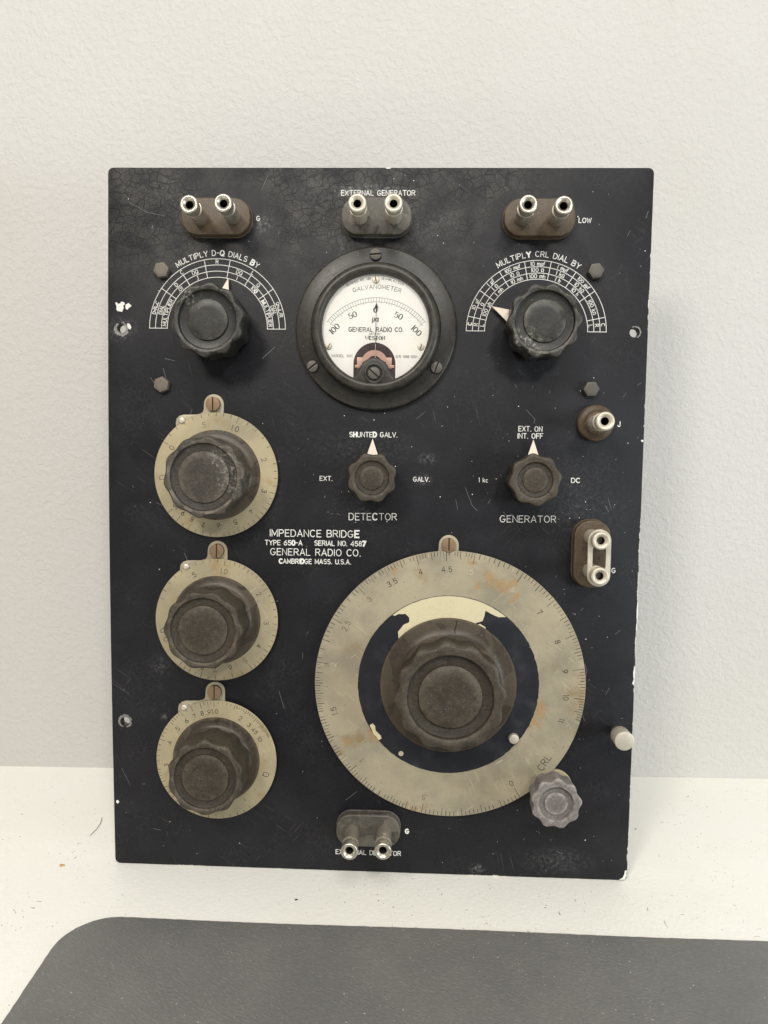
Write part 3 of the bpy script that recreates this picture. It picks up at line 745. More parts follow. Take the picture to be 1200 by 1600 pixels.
k5.lathe([(11.2, 0.02), (11.2, 1.6), (10.8, 2.0), (10.2, 2.05), (10.0, 1.6), (9.4, 1.6), (9.2, 2.4), (8.8, 2.6), (6, 2.6), (6, 12), (0, 12)], lx, ly, 64)
fw = part('friction_drive', k5, M['dial_cream'], root, (lx, ly, 0), 'brass disc behind the small grey knob gripping the large dial')
knob(fw, *(108.38, 57.95), 11.0, 25, 14.7, 9, 9.8, 6.6, 'knob_grey', 'whitened grey scalloped knob at the lower right of the large dial', 6, 1.4, rd=1.5)
# thumb screw in the fourth mounting hole
tx, ty = (147.24, 93.57)
b = MB()
b.lathe([(2.6, 0), (2.6, 8.5), (5.0, 8.6)], seg=24, mi=1)
b.lathe([(5.0, 8.6, 0), (5.5, 9.0, 1), (5.5, 15.6, 1), (5.2, 16.0, 0)], seg=144, n=44, depth=.32)
b.lathe([(5.2, 16.0), (5.6, 16.3), (5.65, 18.2), (5.4, 18.8), (4.9, 19.0), (0, 19.05)], seg=64)
b.v = [(vx + tx, vy + ty, vz) for vx, vy, vz in b.v]
part('thumb_screw', b, [M['nickel_pale'], M['steel_dark']], root, (tx, ty, 0), 'pale knurled thumb screw at the right edge')
# hexagonal bolts
for i, ((x, y), a_) in enumerate((((-125.46, 361.27), 10), ((-125.78, 295.02), 22), ((125.89, 362.1), 8), ((125.53, 295.1), 2))):
    b = MB()
    hx = [(4.75 * math.cos(R_(a_ + 60 * k)) + x, 4.75 * math.sin(R_(a_ + 60 * k)) + y) for k in range(6)]
    b.prism(hx, 0.02, 3.6, .7); b.lathe([(3.1, 3.6), (2.9, 3.72), (0, 3.78)], x, y, 24)
    part('hex_bolt', b, M['rust_steel'] if i < 2 else M['steel_dark'], root, (x, y, 0), smooth=25)
def slot_screw(parent, x, y, z, r, h, ang, mat, name='screw', sw=.55, label=None):
    b = MB()
    b.lathe([(r, 0), (r, h * .45), (0, h * .45)], seg=32, mi=1)
    for sg in (0, 180):
        o = []
        y0 = sw / 2; a0 = math.degrees(math.asin(y0 / r))
        o = [((r - .02) * math.cos(R_(a0 + (180 - 2 * a0) * k / 14)), (r - .02) * math.sin(R_(a0 + (180 - 2 * a0) * k / 14))) for k in range(15)]
        t = R_(sg); o = [(p * math.cos(t) - q * math.sin(t), p * math.sin(t) + q * math.cos(t)) for p, q in o]
        b.prism(o, 0, h, min(.35, h * .4))
    t = R_(ang); b.v = [(p * math.cos(t) - q * math.sin(t) + x, p * math.sin(t) + q * math.cos(t) + y, v + z) for p, q, v in b.v]
    return part(name, b, [M[mat], M['crack']], parent, (x, y, z), label, smooth=30)

# ------------------------------------------------------------------ dials
def index_plate(sx, sy, stud=True, s=1.0, ang=90, label=None):
    o = [(sx + 5.9 * math.cos(R_(k)), sy + 5.9 * math.sin(R_(k))) for k in range(0, 181, 12)]
    o += [(sx - 6.0, sy - 3), (sx - 6.6, sy - 4.6), (sx - 8, sy - 5.6), (sx - 10.5, sy - 6.1), (sx - 18, sy - 6.3), (sx - 20.5, sy - 7), (sx - 22.2, sy - 8.6), (sx - 22.8, sy - 11), (sx - 22.6, sy - 14), (sx - 14, sy - 26), (sx + 5.9, sy - 26)]
    o = list(o)
    b = MB(); b.prism(o, .1, 1.5, .25)
    p = part('index_plate', b, M['index_plate'], root, (sx, sy, 0), label)
    slot_screw(p, sx, sy, 1.5, 4.25, 2.6, ang, 'copper', 'slotted_screw', .5)
    if stud:
        b = MB(); x, y = sx - 18.4, sy - 9.6
        b.lathe([(1.9, 1.5), (1.9, 3.9), (1.6, 4.3), (.9, 4.55), (0, 4.6)], x, y, 24)
        part('rivet', b, M['nickel_pale'], p, (x, y, 1.5))
    return p
def dial_ticks(mb, mbs, c, r, marks, z, rnd=.0, w_=.19):
    for (a, ln) in marks:
        t = R_(a)
        if random.random() < rnd: tgt = mbs[1 + (random.random() < .35)]
        else: tgt = mbs[0]
        r0 = r - .35 - random.uniform(0, .15); r1 = r0 - ln * random.uniform(.85, 1.08)
        tgt.strip([(c[0] + r0 * math.sin(t), c[1] + r0 * math.cos(t)), (c[0] + r1 * math.sin(t), c[1] + r1 * math.cos(t))], w_ * random.uniform(.8, 1.25), z)
INKS = ('ink_brown', 'ink_faint', 'ink_pale')
def ticks_part(d, mbs, c, R, marks, z, rnd, w_):
    dial_ticks(None, mbs, c, R, marks, z + .03, rnd, w_)
    b = MB()
    for i, m in enumerate(mbs): b.add(m.v, m.f, i)
    o = part('scale_marks', b, [M[k] for k in INKS], d, (c[0], c[1], z), smooth=0); o['kind'] = 'stuff'
def angle_of(c, p): return math.degrees(math.atan2(p[0] - c[0], p[1] - c[1]))
def radius_of(c, p): return math.hypot(p[0] - c[0], p[1] - c[1])
def interp(v, tab):
    for (v0, a0), (v1, a1) in zip(tab, tab[1:]):
        if v0 <= v <= v1 + 1e-9: return a0 + (a1 - a0) * (v - v0) / (v1 - v0)
def build_small_dial(c, R, kpos, labels, scale, sub, knob_label, dial_label, extra, kR, z=3.2, kph=0, mat='dial_cream', kz=29.5, kmat='knob_brown'):
    b = MB(); b.lathe([(R - .3, 2.0), (R, 2.2), (R, z - .25), (R - .25, z), (0, z)], c[0], c[1], 128)
    d = part('dial_plate', b, M[mat], root, (c[0], c[1], 2), dial_label, smooth=30)
    # bakelite skirt and knob
    b = MB(); b.lathe([(26.6, z), (26.6, z + .5), (26.2, z + 1.0), (24.5, z + 1.2), (22.4, z + 1.6), (21.0, z + 2.4), (20.2, z + 3.4), (0, z + 3.4)], c[0], c[1], 96)
    sk = part('skirt', b, M['skirt'], d, (c[0], c[1], z), smooth=40)
    knob(d, kpos[0], kpos[1], z + 1.6, kz, kR, 10, kR - 4.4, kR - 8.8, kmat, knob_label, kph, 1.35, rd=1.9)
    mbs = [MB(), MB(), MB()]
    tab = [(v, a) for v, a in scale]
    marks = []
    for (v0, v1, st, lg, md) in sub:
        n = int(round((v1 - v0) / st))
        for k in range(n + 1):
            v = v0 + k * st; a = interp(min(max(v, tab[0][0]), tab[-1][0]), tab)
            if marks and abs(marks[-1][0] - a) < .2: continue
            q = v / lg; ql = abs(q - round(q)) < 1e-3; m2 = md and abs(v / md - round(v / md)) < 1e-3
            marks.append((a, 3.2 if ql else (2.3 if m2 else 1.7)))
    ticks_part(d, mbs, c, R, marks, z, .12, .27)
    for s_, p, flip, cap, faint in labels:
        a = angle_of(c, p); r = radius_of(c, p)
        W = text_width(s_, 1.5) * cap / 6; q = MB()
        draw_text(q, s_, arc_place(c, r - cap / 2, a, W), cap, .34, z + .04, jit=.08)
        part('numeral', q, M[INKS[1 if faint else 0]], d, (p[0], p[1], z), smooth=0)
    return d
D1 = (-93.26, 242.1); D2 = (-92.95, 155.21); D3 = (-93.17, 68.95)
def ang(c, px): return angle_of(c, px)
def sc(c, lst):
    out = []; last = None
    for v, p in lst:
        a = angle_of(c, p)
        while last is not None and a < last: a += 360
        out.append((v, a)); last = a
    return out
P1 = [(0, (-122.04, 259.95)), (.5, (-101.35, 274.9)), (1, (-80.42, 274.04)), (2, (-61.37, 252.89)), (3, (-60.52, 232.31)), (4, (-68.87, 218.3)), (5, (-79.96, 210.47)), (6, (-91.48, 207.97)), (7, (-101.1, 208.18)), (8, (-109.19, 211.09)), (9, (-116.11, 215.37)), (10, (-120.52, 220.46))]
index_plate(*(-94.94, 283.86), label='index plate with a brown slotted screw above the top small dial')
d1 = build_small_dial(D1, 36.9, (-93.48, 241.43), [('0', (-119.56, 257.91), 0, 3.0, 0), ('.5', (-100.59, 271.35), 0, 3.0, 1), ('1.0', (-81.74, 269.71), 0, 3.0, 0), ('2', (-64.59, 251.52), 0, 2.9, 0), ('3', (-64.33, 233.01), 0, 2.9, 0), ('4', (-72.13, 220.91), 0, 2.7, 0), ('5', (-81.5, 214.27), 0, 2.9, 0), ('6', (-91.67, 212.17), 0, 2.7, 0), ('7', (-100.52, 212.59), 0, 2.7, 0), ('8', (-107.44, 215.53), 0, 2.7, 0), ('9', (-113.01, 219.06), 0, 2.7, 0), ('10', (-117.04, 223.39), 0, 2.8, 0), ('D', (-125.23, 240.39), 0, 3.6, 1)],
    sc(D1, P1), [(0, 1, .1, 1, .5), (1, 2, .2, 1, 0), (2, 4, .2, 1, 0), (4, 6, .25, 1, .5), (6, 10, .5, 1, 0)],
    'worn brown knob of the top small dial', 'top small dial plate marked D', None, 23.2, kph=10, kmat='knob_crust')
P2 = [(0, (-126.43, 167.54)), (.5, (-108.11, 184.58)), (1, (-88.02, 189.22)), (2, (-64.5, 173.51)), (3, (-58.64, 153.5)), (4, (-63.98, 137.8)), (5, (-72.87, 127.8)), (6, (-83.55, 122.43)), (7, (-93.48, 120.8)), (8, (-102.06, 121.96)), (9, (-109.08, 124.54)), (10, (-114.54, 128.34))]
index_plate(*(-92.79, 196.89), label='index plate with a brown slotted screw above the middle small dial')
d2 = build_small_dial(D2, 37.0, (-94.02, 154.61), [('.5', (-106.77, 182.1), 0, 2.9, 0), ('1.0', (-88.41, 184.78), 0, 2.9, 1), ('2', (-67.38, 171.52), 0, 2.9, 0), ('3', (-62.89, 153.99), 0, 2.9, 0), ('4', (-67.28, 139.87), 0, 2.6, 0), ('5', (-75.59, 130.87), 0, 2.9, 1), ('6', (-84.52, 126.33), 0, 2.8, 0), ('7', (-93.48, 124.93), 0, 2.8, 0), ('8', (-101.27, 125.91), 0, 2.8, 0), ('D', (-124.98, 148.27), 1, 3.6, 0), ('Q', (-123.45, 142.83), 1, 3.2, 1)],
    sc(D2, P2), [(0, 1, .1, 1, .5), (1, 2, .1, 1, .5), (2, 5, .2, 1, 0), (5, 6, .5, 1, 0), (6, 10, .5, 1, 0)],
    'worn brown knob of the middle small dial', 'middle small dial plate marked DQ', None, 22.8, kph=0)
P3 = [(.1, (-73.46, 41.62)), (.2, (-116.1, 37.82)), (.25, (-126.31, 54.43)), (.3, (-128.03, 64.02)), (.4, (-126.16, 80.49)), (.5, (-119.61, 90.24)), (.6, (-113.49, 95.97)), (.7, (-107.6, 99.5)), (.8, (-102.5, 101.82)), (.9, (-98.19, 103.13)), (1, (-94.47, 103.62)), (2, (-82.17, 101.19)), (3, (-70.84, 92.99)), (4, (-67.51, 89.72)), (5, (-65.36, 87.4)), (10, (-62.03, 83.53))]
index_plate(*(-94.27, 110.82), label='index plate with a brown slotted screw above the bottom small dial')
d3 = build_small_dial(D3, 36.8, (-92.91, 68.69), [('.3', (-123.69, 64.36), 0, 2.5, 0), ('.4', (-122.03, 78.61), 0, 2.6, 0), ('.5', (-117.07, 87.52), 0, 2.7, 0), ('.6', (-111.54, 92.45), 0, 2.7, 0), ('.7', (-106.82, 95.56), 0, 2.7, 0), ('.8', (-102.12, 97.67), 0, 2.7, 0), ('.9', (-98.0, 98.58), 0, 2.7, 0), ('1.0', (-93.89, 99.09), 0, 2.7, 0), ('2', (-78.45, 95.16), 0, 2.7, 0), ('3', (-72.98, 91.35), 0, 2.5, 0), ('4', (-70.44, 88.44), 0, 2.4, 0), ('5', (-68.87, 86.7), 0, 2.4, 0), ('10', (-66.51, 82.6), 0, 2.6, 0), ('Q', (-62.72, 60.8), 0, 3.6, 0), ('.1', (-75.43, 44.97), 0, 2.6, 1)],
    sc(D3, [(0.1, P3[0][1])] + P3[1:]), [(.1, .2, .01, .1, .05), (.2, .3, .01, .1, .05), (.3, .6, .02, .1, 0), (.6, 1, .05, .1, 0), (1, 2, .2, 1, 0), (2, 3, .1, 1, .5), (3, 5, .25, 1, .5), (5, 10, .8, 5, 0)],
    'worn brown knob of the bottom small dial', 'bottom small dial plate marked Q', None, 22.4, kph=18)

# main dial
DM = (47.31, 119.03)
RM = 80.6
index_plate(*(45.31, 202.85), stud=False, label='index plate with a brown slotted screw above the large dial')
b = MB(); b.lathe([(RM - .4, 2.0), (RM, 2.2), (RM, 3.25), (RM - .25, 3.5), (0, 3.5)], DM[0], DM[1], 200)
dm = part('main_dial', b, M['dial_silver'], root, (DM[0], DM[1], 3.5), 'large round silver dial plate with rust stains marked CRL', smooth=30)
mbs = [MB(), MB(), MB()]; marks = []
L = (0, .5, 1, 1.5, 2, 2.5, 3, 3.5, 4, 4.5, 5, 6, 7, 8, 9, 10, 11)
MP = [(85.63, 60.03), (33.84, 49.68), (-4.17, 71.54), (-21.52, 101.43), (-22.19, 129.79), (-14.77, 153.46), (-1.23, 169.95), (12.3, 180.01), (28.85, 186.84), (44.29, 188.68), (59.0, 187.45), (83.28, 177.68), (99.41, 164.11), (110.43, 146.75), (115.48, 129.18), (116.35, 113.35), (114.14, 99.5)]
tab = []; last = None
for v, p in zip(L, MP):
    a = angle_of(DM, p)
    while last is not None and a < last: a += 360
    tab.append((v, a)); last = a
def mk(v0, v1, st, lg, md):
    n = int(round((v1 - v0) / st))
    for k in range(n):
        v = v0 + k * st; a = interp(v, tab)
        ql = abs(v / lg - round(v / lg)) < 1e-3; m2 = abs(v / md - round(v / md)) < 1e-3
        marks.append((a, 6.2 if ql else (4.2 if m2 else 2.6)))
mk(0, .5, .02, .5, .1); mk(.5, 1, .02, .5, .1); mk(1, 2, .025, .5, .1); mk(2, 4, .05, .5, .25); mk(4, 5, .05, .5, .25); mk(5, 8, .1, 1, .5); mk(8, 11, .1, 1, .5)
marks = [m for m in marks if not (.25 < random.random() < .30)]
ticks_part(dm, mbs, DM, RM, marks, 3.5, .15, .33)
TX = {0: ('0', 0), .5: ('.5', 1), 1: ('1', 1), 1.5: ('1.5', 0), 2: ('2', 2), 2.5: ('2.5', 1), 3: ('3', 1), 3.5: ('3.5', 0), 4: ('4', 0), 4.5: ('4.5', 0), 5: ('5', 2), 6: ('6', 2), 7: ('7', 0), 8: ('8', 0), 9: ('9', 0), 10: ('10', 0), 11: ('11', 0)}
for v, p in zip(L, MP):
    s_, q = TX[v]; cap = 3.1; W = text_width(s_, 1.8) * cap / 6
    b = MB(); draw_text(b, s_, arc_place(DM, radius_of(DM, p) - cap / 2, angle_of(DM, p), W), cap, .38, 3.54, gap=1.8, jit=.1)
    part('numeral', b, M[INKS[q]], dm, (p[0], p[1], 3.5), smooth=0)
cr = (105.64, 73.44); W = text_width('CRL', 1.8) * 4.2 / 6
t_ = R_(50); b = MB(); draw_text(b, 'CRL', line_place((cr[0] - W / 2 * math.cos(t_) + 2.1 * math.sin(t_), cr[1] - W / 2 * math.sin(t_) - 2.1 * math.cos(t_)), (cr[0] + 9 * math.cos(t_), cr[1] + 9 * math.sin(t_))), 4.0, .38, 3.54, gap=1.8)
part('dial_lettering', b, M['ink_brown'], dm, (cr[0], cr[1], 3.5), 'letters CRL engraved on the dial', smooth=0)
# black painted centre with chipped edge, and what is left of the cream lacquer
RC = (46.51, 119.16)
def blob(mb, pts, z0, z1): mb.prism(pts, z0, z1, 0)
b = MB(); ring = []
for k in range(220):
    a = 2 * math.pi * k / 220; j = random.uniform(-.12, .12) + (.12 * math.sin(a * 53) + .1 * math.sin(a * 91) if -.9 < math.sin(a) < .5 and math.cos(a) > .5 else 0)
    ring.append((RC[0] + (53.9 + j) * math.cos(a), RC[1] + (53.9 + j) * math.sin(a)))
b.prism(ring, 3.5, 3.58, 0)
part('painted_centre', b, M['dial_black'], dm, (RC[0], RC[1], 3.5), 'black enamelled centre of the large dial')
CREAM = [[(14.19, 160.21), (16.39, 161.43), (20.38, 161.52), (22.64, 159.32), (22.68, 156.63), (19.16, 154.75), (16.12, 150.63), (16.88, 144.51), (18.36, 146.11), (19.94, 147.63), (21.59, 149.07), (23.32, 150.4), (25.12, 151.64), (26.99, 152.78), (28.91, 153.82), (30.89, 154.74), (32.92, 155.55), (34.99, 156.26), (37.09, 156.84), (39.22, 157.31), (41.37, 157.66), (43.54, 157.89), (45.71, 158.0), (47.89, 157.99), (50.06, 157.85), (52.22, 157.6), (54.36, 157.23), (56.48, 156.75), (61.15, 156.16), (62.45, 157.08), (66.12, 158.33), (66.78, 160.32), (67.56, 164.36), (72.01, 162.22), (75.57, 160.69), (79.83, 161.03), (77.43, 162.85), (74.92, 164.53), (72.33, 166.06), (69.65, 167.45), (66.9, 168.68), (64.09, 169.75), (61.22, 170.66), (58.3, 171.41), (55.34, 171.99), (52.36, 172.41), (49.35, 172.65), (46.34, 172.73), (43.32, 172.63), (40.31, 172.36), (37.32, 171.92), (34.36, 171.31), (31.43, 170.54), (28.55, 169.6), (25.73, 168.5), (22.97, 167.24), (20.28, 165.83), (17.67, 164.26), (15.16, 162.55), (12.74, 160.7)], [(63.41, 153.79), (66.79, 152.43), (68.1, 153.0), (67.79, 154.79), (64.67, 156.51), (62.04, 155.73)], [(2.3, 88.39), (5.5, 84.35), (7.29, 85.32), (6.81, 87.14), (3.62, 90.27), (3.31, 93.01), (1.76, 94.53), (-0.02, 93.38)]]
def jag(pts, amp, step=1.2):
    o = []
    for i in range(len(pts)):
        a = pts[i]; c = pts[(i + 1) % len(pts)]; Ls = math.hypot(c[0] - a[0], c[1] - a[1]); n = max(1, int(Ls / step))
        for k in range(n):
            j = amp if 0 < k else 0
            o.append((a[0] + (c[0] - a[0]) * k / n + random.uniform(-j, j), a[1] + (c[1] - a[1]) * k / n + random.uniform(-j, j)))
    return o
for i, poly in enumerate(CREAM):
    b = MB(); b.prism(jag([tuple(p) for p in poly], .13), 3.5, 3.66, .04)
    part('lacquer_remnant', b, M['cream'], dm, (poly[0][0], poly[0][1], 3.5), ('cream lacquer left at the top of the black centre', 'small cream lacquer flake beside the large remnant', 'tan flake on the lower left rim of the black centre')[i], smooth=0)
b = MB(); b.lathe([(40.6, 3.5), (40.7, 4.3), (40.3, 5.0), (39.3, 5.2), (35, 5.6), (32.5, 6.2), (31.0, 7.2), (30, 8.4), (0, 8.4)], RC[0], RC[1], 160)
sk = part('skirt', b, M['skirt'], dm, (RC[0], RC[1], 3.5), 'wide brown bakelite skirt with a crack at its top', smooth=40)
b = MB(); ck = [(50.87, 158.55), (50.55, 155.67), (49.63, 153.08), (49.85, 150.53), (49.13, 147.56)]
b.tube([(ck[0][0], ck[0][1], 5.0), (ck[1][0], ck[1][1], 5.35), (ck[2][0], ck[2][1], 5.65), (ck[3][0], ck[3][1], 6.4), (ck[4][0], ck[4][1], 8.4)], [.3, .32, .36, .3, .3], 8)
part('crack', b, M['crack'], dm, (ck[0][0], ck[0][1], 5))
knob(dm, *(46.54, 119.72), 6.4, 30, 31.6, 12, 24.3, 18.2, 'knob_brown', 'largest fluted brown knob at the centre of the large dial', 5, 2.0, rd=3.4)
rx, ry = (86.12, 87.96); b = MB(); b.lathe([(3.1, 3.6), (3.1, 5.0), (2.7, 5.7), (1.6, 6.1), (0, 6.2)], rx, ry, 32)
part('rivet', b, M['nickel_pale'], dm, (rx, ry, 3.6), 'bright round rivet on the black centre')
rx, ry = (19.11, 76.42); b = MB(); b.prism(jag(circ(rx, ry, 1.55, 14), .1), 3.58, 3.64, 0)
part('paint_chip', b, M['ink_pale'], dm, (rx, ry, 3.6))

# ------------------------------------------------------------------ galvanometer
G = (0.48, 328.36)
b = MB(); b.lathe([(46.8, 0.02), (46.9, 2.2), (46.5, 3.2), (45.6, 3.7), (38.5, 4.0), (37.6, 4.2), (37.4, 4.8)], G[0], G[1], 160)
gv = part('galvanometer', b, M['meter_case'], root, (G[0], G[1], 0), 'round black galvanometer with white dial at the top centre', smooth=40)
b = MB(); B_ = (0.44, 327.77)
b.lathe([(37.4, 3.8), (37.2, 8.0), (36.6, 10.2), (35.2, 11.5), (33.4, 12.0), (31.8, 11.5), (31.0, 10.2), (30.7, 7.2)], B_[0], B_[1], 160)
part('bezel', b, M['meter_case'], gv, (B_[0], B_[1], 4), smooth=50)
ZF = 7.2
fc = (0.36, 328.02)
b = MB(); b.lathe([(31.3, ZF), (0, ZF)], fc[0], fc[1], 96)
face = part('meter_face', b, M['paper'], gv, (fc[0], fc[1], ZF), 'white galvanometer scale card')
pv = (0.8, 309.3)
b = MB(); k_ = 1 / 2.70
Ro = 96.8 * k_; Ri = 90.4 * k_
def arcpts(c, r, a0, a1, n=60): return [(c[0] + r * math.sin(R_(a0 + (a1 - a0) * k / n)), c[1] + r * math.cos(R_(a0 + (a1 - a0) * k / n))) for k in range(n + 1)]
AM = 51.0
b.strip(arcpts(pv, Ro, -AM - 1.3, AM + 1.3), .19, ZF + .03); b.strip(arcpts(pv, Ri, -AM - 1.3, AM + 1.3), .19, ZF + .03)
for k in range(-20, 21):
    a = R_(k * AM / 20 * 1.0); ln = 1.3 if k % 5 == 0 else (.75 if k % 2 == 0 else 0)
    if k % 10 == 0: ln = 1.9
    b.strip([(pv[0] + (Ri - ln) * math.sin(a), pv[1] + (Ri - ln) * math.cos(a)), (pv[0] + Ro * math.sin(a), pv[1] + Ro * math.cos(a))], .14, ZF + .045)
part('printed_scale', b, M['ink'], gv, (pv[0], pv[1], ZF), 'black printed scale arc', smooth=0)
b = MB()
def rot_text(s_, p, cap, ang_, wd, heavy=None, gap=1.3):
    W = text_width(s_, gap) * cap / 6; g = R_(-ang_)
    bx_, by_ = p[0] - W / 2 * math.cos(g) + cap / 2 * math.sin(g), p[1] - W / 2 * math.sin(g) - cap / 2 * math.cos(g)
    draw_text(b, s_, line_place((bx_, by_), (bx_ + math.cos(g), by_ + math.sin(g))), cap, wd, ZF + .04, gap=gap, jit=0, thick=heavy)
rot_text('|00', (-23.06, 327.46), 3.1, -44, .42, True, 1.5); rot_text('|00', (24.08, 326.58), 3.1, 44, .42, True, 1.5)
rot_text('50', (-12.81, 335.16), 3.1, -23, .40, True); rot_text('50', (13.59, 335.0), 3.1, 23, .40, True)
rot_text('0', (0.22, 338.15), 2.7, 0, .46, True); rot_text('ua', (0.28, 333.27), 3.0, 0, .34, True, 1.2)
def fit_line(mb, s_, p0, p1, cap, wd, z, jit=0, gap=1.5, thick=None):
    draw_text(mb, s_, line_place(p0, p1), cap, wd, z, fit=math.hypot(p1[0] - p0[0], p1[1] - p0[1]), jit=jit, gap=gap, thick=thick)
fit_line(b, 'GENERAL RADIO CO.', (-14.91, 325.9), (16.38, 325.98), 2.35, .40, ZF + .04)
fit_line(b, "MF'D BY", (-3.09, 323.93), (3.54, 323.98), 1.25, .16, ZF + .04)
fit_line(b, 'WESTON', (-5.26, 321.4), (5.79, 321.43), 1.85, .36, ZF + .04, thick=True)
fit_line(b, 'MODEL 301', (-24.56, 311.32), (-12.9, 311.36), 1.35, .20, ZF + .04)
fit_line(b, 'G.R. 588-309-', (12.39, 311.31), (25.08, 311.18), 1.35, .20, ZF + .04)
Lg = 74 * k_; draw_text(b, 'GALVANOMETER', arc_place(pv, 110.5 * k_, .3, Lg), 2.25, .24, ZF + .04, fit=Lg, jit=0)
c2 = (0.67, 318.77); Lw = 40 * k_
draw_text(b, 'WESTON ELEC. INST. CORP.', arc_place(c2, 99 * k_, -16.2, Lw * 1.02), 1.25, .17, ZF + .04, fit=Lw * 1.02, jit=0)
draw_text(b, 'NEWARK, N.J. U.S.A.', arc_place(c2, 99 * k_, 14.8, Lw * .88), 1.25, .17, ZF + .04, fit=Lw * .88, jit=0)
part('printed_lettering', b, M['ink'], gv, (pv[0], pv[1], ZF), 'black printed lettering and numbers of the scale card', smooth=0)
# movement window
b = MB(); mc = (0.09, 307.66); wr = 12.1
o = [(mc[0] + wr * math.cos(R_(a)), mc[1] + wr * math.sin(R_(a))) for a in range(0, 181, 8)] + [(mc[0] - wr, mc[1] - 11.5), (mc[0] + wr, mc[1] - 11.5)]
b.prism(o, ZF - .5, ZF + .08, 0)
part('movement_window', b, aged('dark movement recess', (.035, .018, .022), (.16, .11, .10), .4, sc=120, dmin=.5), gv, (mc[0], mc[1], ZF))
b = MB()
def annulus(mb, c, r0, r1, a0, a1, z0, z1, n=28):
    o = [(c[0] + r1 * math.cos(R_(a0 + (a1 - a0) * k / n)), c[1] + r1 * math.sin(R_(a0 + (a1 - a0) * k / n))) for k in range(n + 1)]
    i = [(c[0] + r0 * math.cos(R_(a1 - (a1 - a0) * k / n)), c[1] + r0 * math.sin(R_(a1 - (a1 - a0) * k / n))) for k in range(n + 1)]
    vs = [(x, y, z1) for x, y in o] + [(x, y, z1) for x, y in i[::-1]] + [(x, y, z0) for x, y in o] + [(x, y, z0) for x, y in i[::-1]]
    m = n + 1; fs = [(k, k + 1, m + k + 1, m + k) for k in range(n)] + [(2 * m + k, 2 * m + k + 1, k + 1, k) for k in range(n)] + [(m + k, m + k + 1, 3 * m + k + 1, 3 * m + k) for k in range(n)]
    mb.add(vs, fs)
cm = (0.08, 307.84)
annulus(b, cm, 4.3, 7.6, 8, 172, ZF + .1, ZF + .55)
for sg in (-1, 1):
    x = cm[0] + sg * 8.4
    b.prism([(x - 1.6, cm[1] - 3.0), (x + 1.6, cm[1] - 3.0), (x + 1.6, cm[1] + 3.4), (x - 1.6, cm[1] + 3.4)][::1], ZF + .1, ZF + .5, .1)
    b.prism([(x - 1.2 + sg * 1.6, cm[1] - 2.6), (x + 1.4 + sg * 1.6, cm[1] - 2.6), (x + 1.4 + sg * 1.6, cm[1] - 1.0), (x - 1.2 + sg * 1.6, cm[1] - 1.0)], ZF + .5, ZF + .9, .1)
    b.lathe([(1.3, ZF + .5), (1.3, ZF + 1.0), (1.0, ZF + 1.2), (.5, ZF + 1.25), (0, ZF + 1.1)], cm[0] + sg * 6.9, cm[1] - 2.4, 18)
b.prism([(cm[0] - 1.0, cm[1] - 4), (cm[0] + 1.0, cm[1] - 4), (cm[0] + .8, cm[1] + 2.0), (cm[0] - .8, cm[1] + 2.0)], ZF + .6, ZF + 1.0, .1)
part('movement', b, M['copper_plate'], gv, (cm[0], cm[1], ZF), 'pinkish copper movement behind the pointer', smooth=30)
b = MB(); n0 = (0.59, 309.87); n1 = (0.84, 342.05)
b.tube([(n0[0], n0[1], ZF + 1.2), (n1[0] * .67 + n0[0] * .33, n1[1] * .67 + n0[1] * .33, ZF + 1.2), (n1[0], n1[1], ZF + 1.2)], [.17, .14, .12], 8)
b.prism([(n1[0], n1[1]), (n1[0] - .95, n1[1] - 2.6), (n1[0] - .3, n1[1] - 3.4), (n1[0] + .3, n1[1] - 3.4), (n1[0] + .95, n1[1] - 2.6)], ZF + 1.1, ZF + 1.35, 0)
part('needle', b, M['ink'], gv, (n0[0], n0[1], ZF), 'thin black needle pointing straight up')
b = MB(); b.tube([(n0[0], n0[1] - 1, ZF + 1.25), (n0[0] * .72 + n1[0] * .28, n0[1] * .72 + n1[1] * .28, ZF + 1.25)], .26, 8)
part('needle_root', b, M['nickel_pale'], gv, (n0[0], n0[1], ZF))
for ((x, y), r, a_) in (((0.27, 355.07), 2.0, 100), ((-26.36, 317.36), 1.85, 60), ((26.7, 317.44), 1.85, 75)):
    slot_screw(gv, x, y, ZF + .02, r, .7, a_, 'nickel_pale', 'face_screw', .28)
# zero adjuster on its boss
zc = (0.12, 301.85)
b = MB(); pts = [(zc[0] + 9.0 * math.cos(R_(a)), zc[1] + 9.0 * math.sin(R_(a))) for a in range(15, 166, 8)]
pts = [(zc[0] + 13.6, zc[1] - 5.2), (zc[0] + 12.0, zc[1] - 2.8), (zc[0] + 10.2, zc[1] - .4)] + pts + [(zc[0] - 10.2, zc[1] - .4), (zc[0] - 12.0, zc[1] - 2.8), (zc[0] - 13.6, zc[1] - 5.2), (zc[0] - 7, zc[1] - 8.6), (zc[0] + 7, zc[1] - 8.6)]
b.prism(pts, ZF - .4, 10.6, 1.3)
b.lathe([(6.0, 10.5), (5.7, 11.3), (5.2, 11.5), (4.6, 11.2), (4.4, 10.7), (0, 10.7)], zc[0], zc[1], 40)
part('adjuster_boss', b, M['meter_case'], gv, (zc[0], zc[1], ZF), smooth=40)
slot_screw(gv, zc[0] , zc[1], 10.7, 3.5, 1.4, -42, 'steel_dark', 'zero_adjuster', .6)
for ((x, y), a_) in (((-0.26, 370.12), 5), ((-36.01, 306.19), 38), ((35.9, 306.29), 70)):
    slot_screw(gv, x, y, 3.9, 3.35, 1.7, a_, 'steel_dark', 'flange_screw', .6)
b = MB(); b.lathe([(31.0, 9.3), (0, 9.35)], B_[0], B_[1], 72)
part('cover_glass', b, M['glass'], gv, (B_[0], B_[1], 9.3), 'clear cover glass')

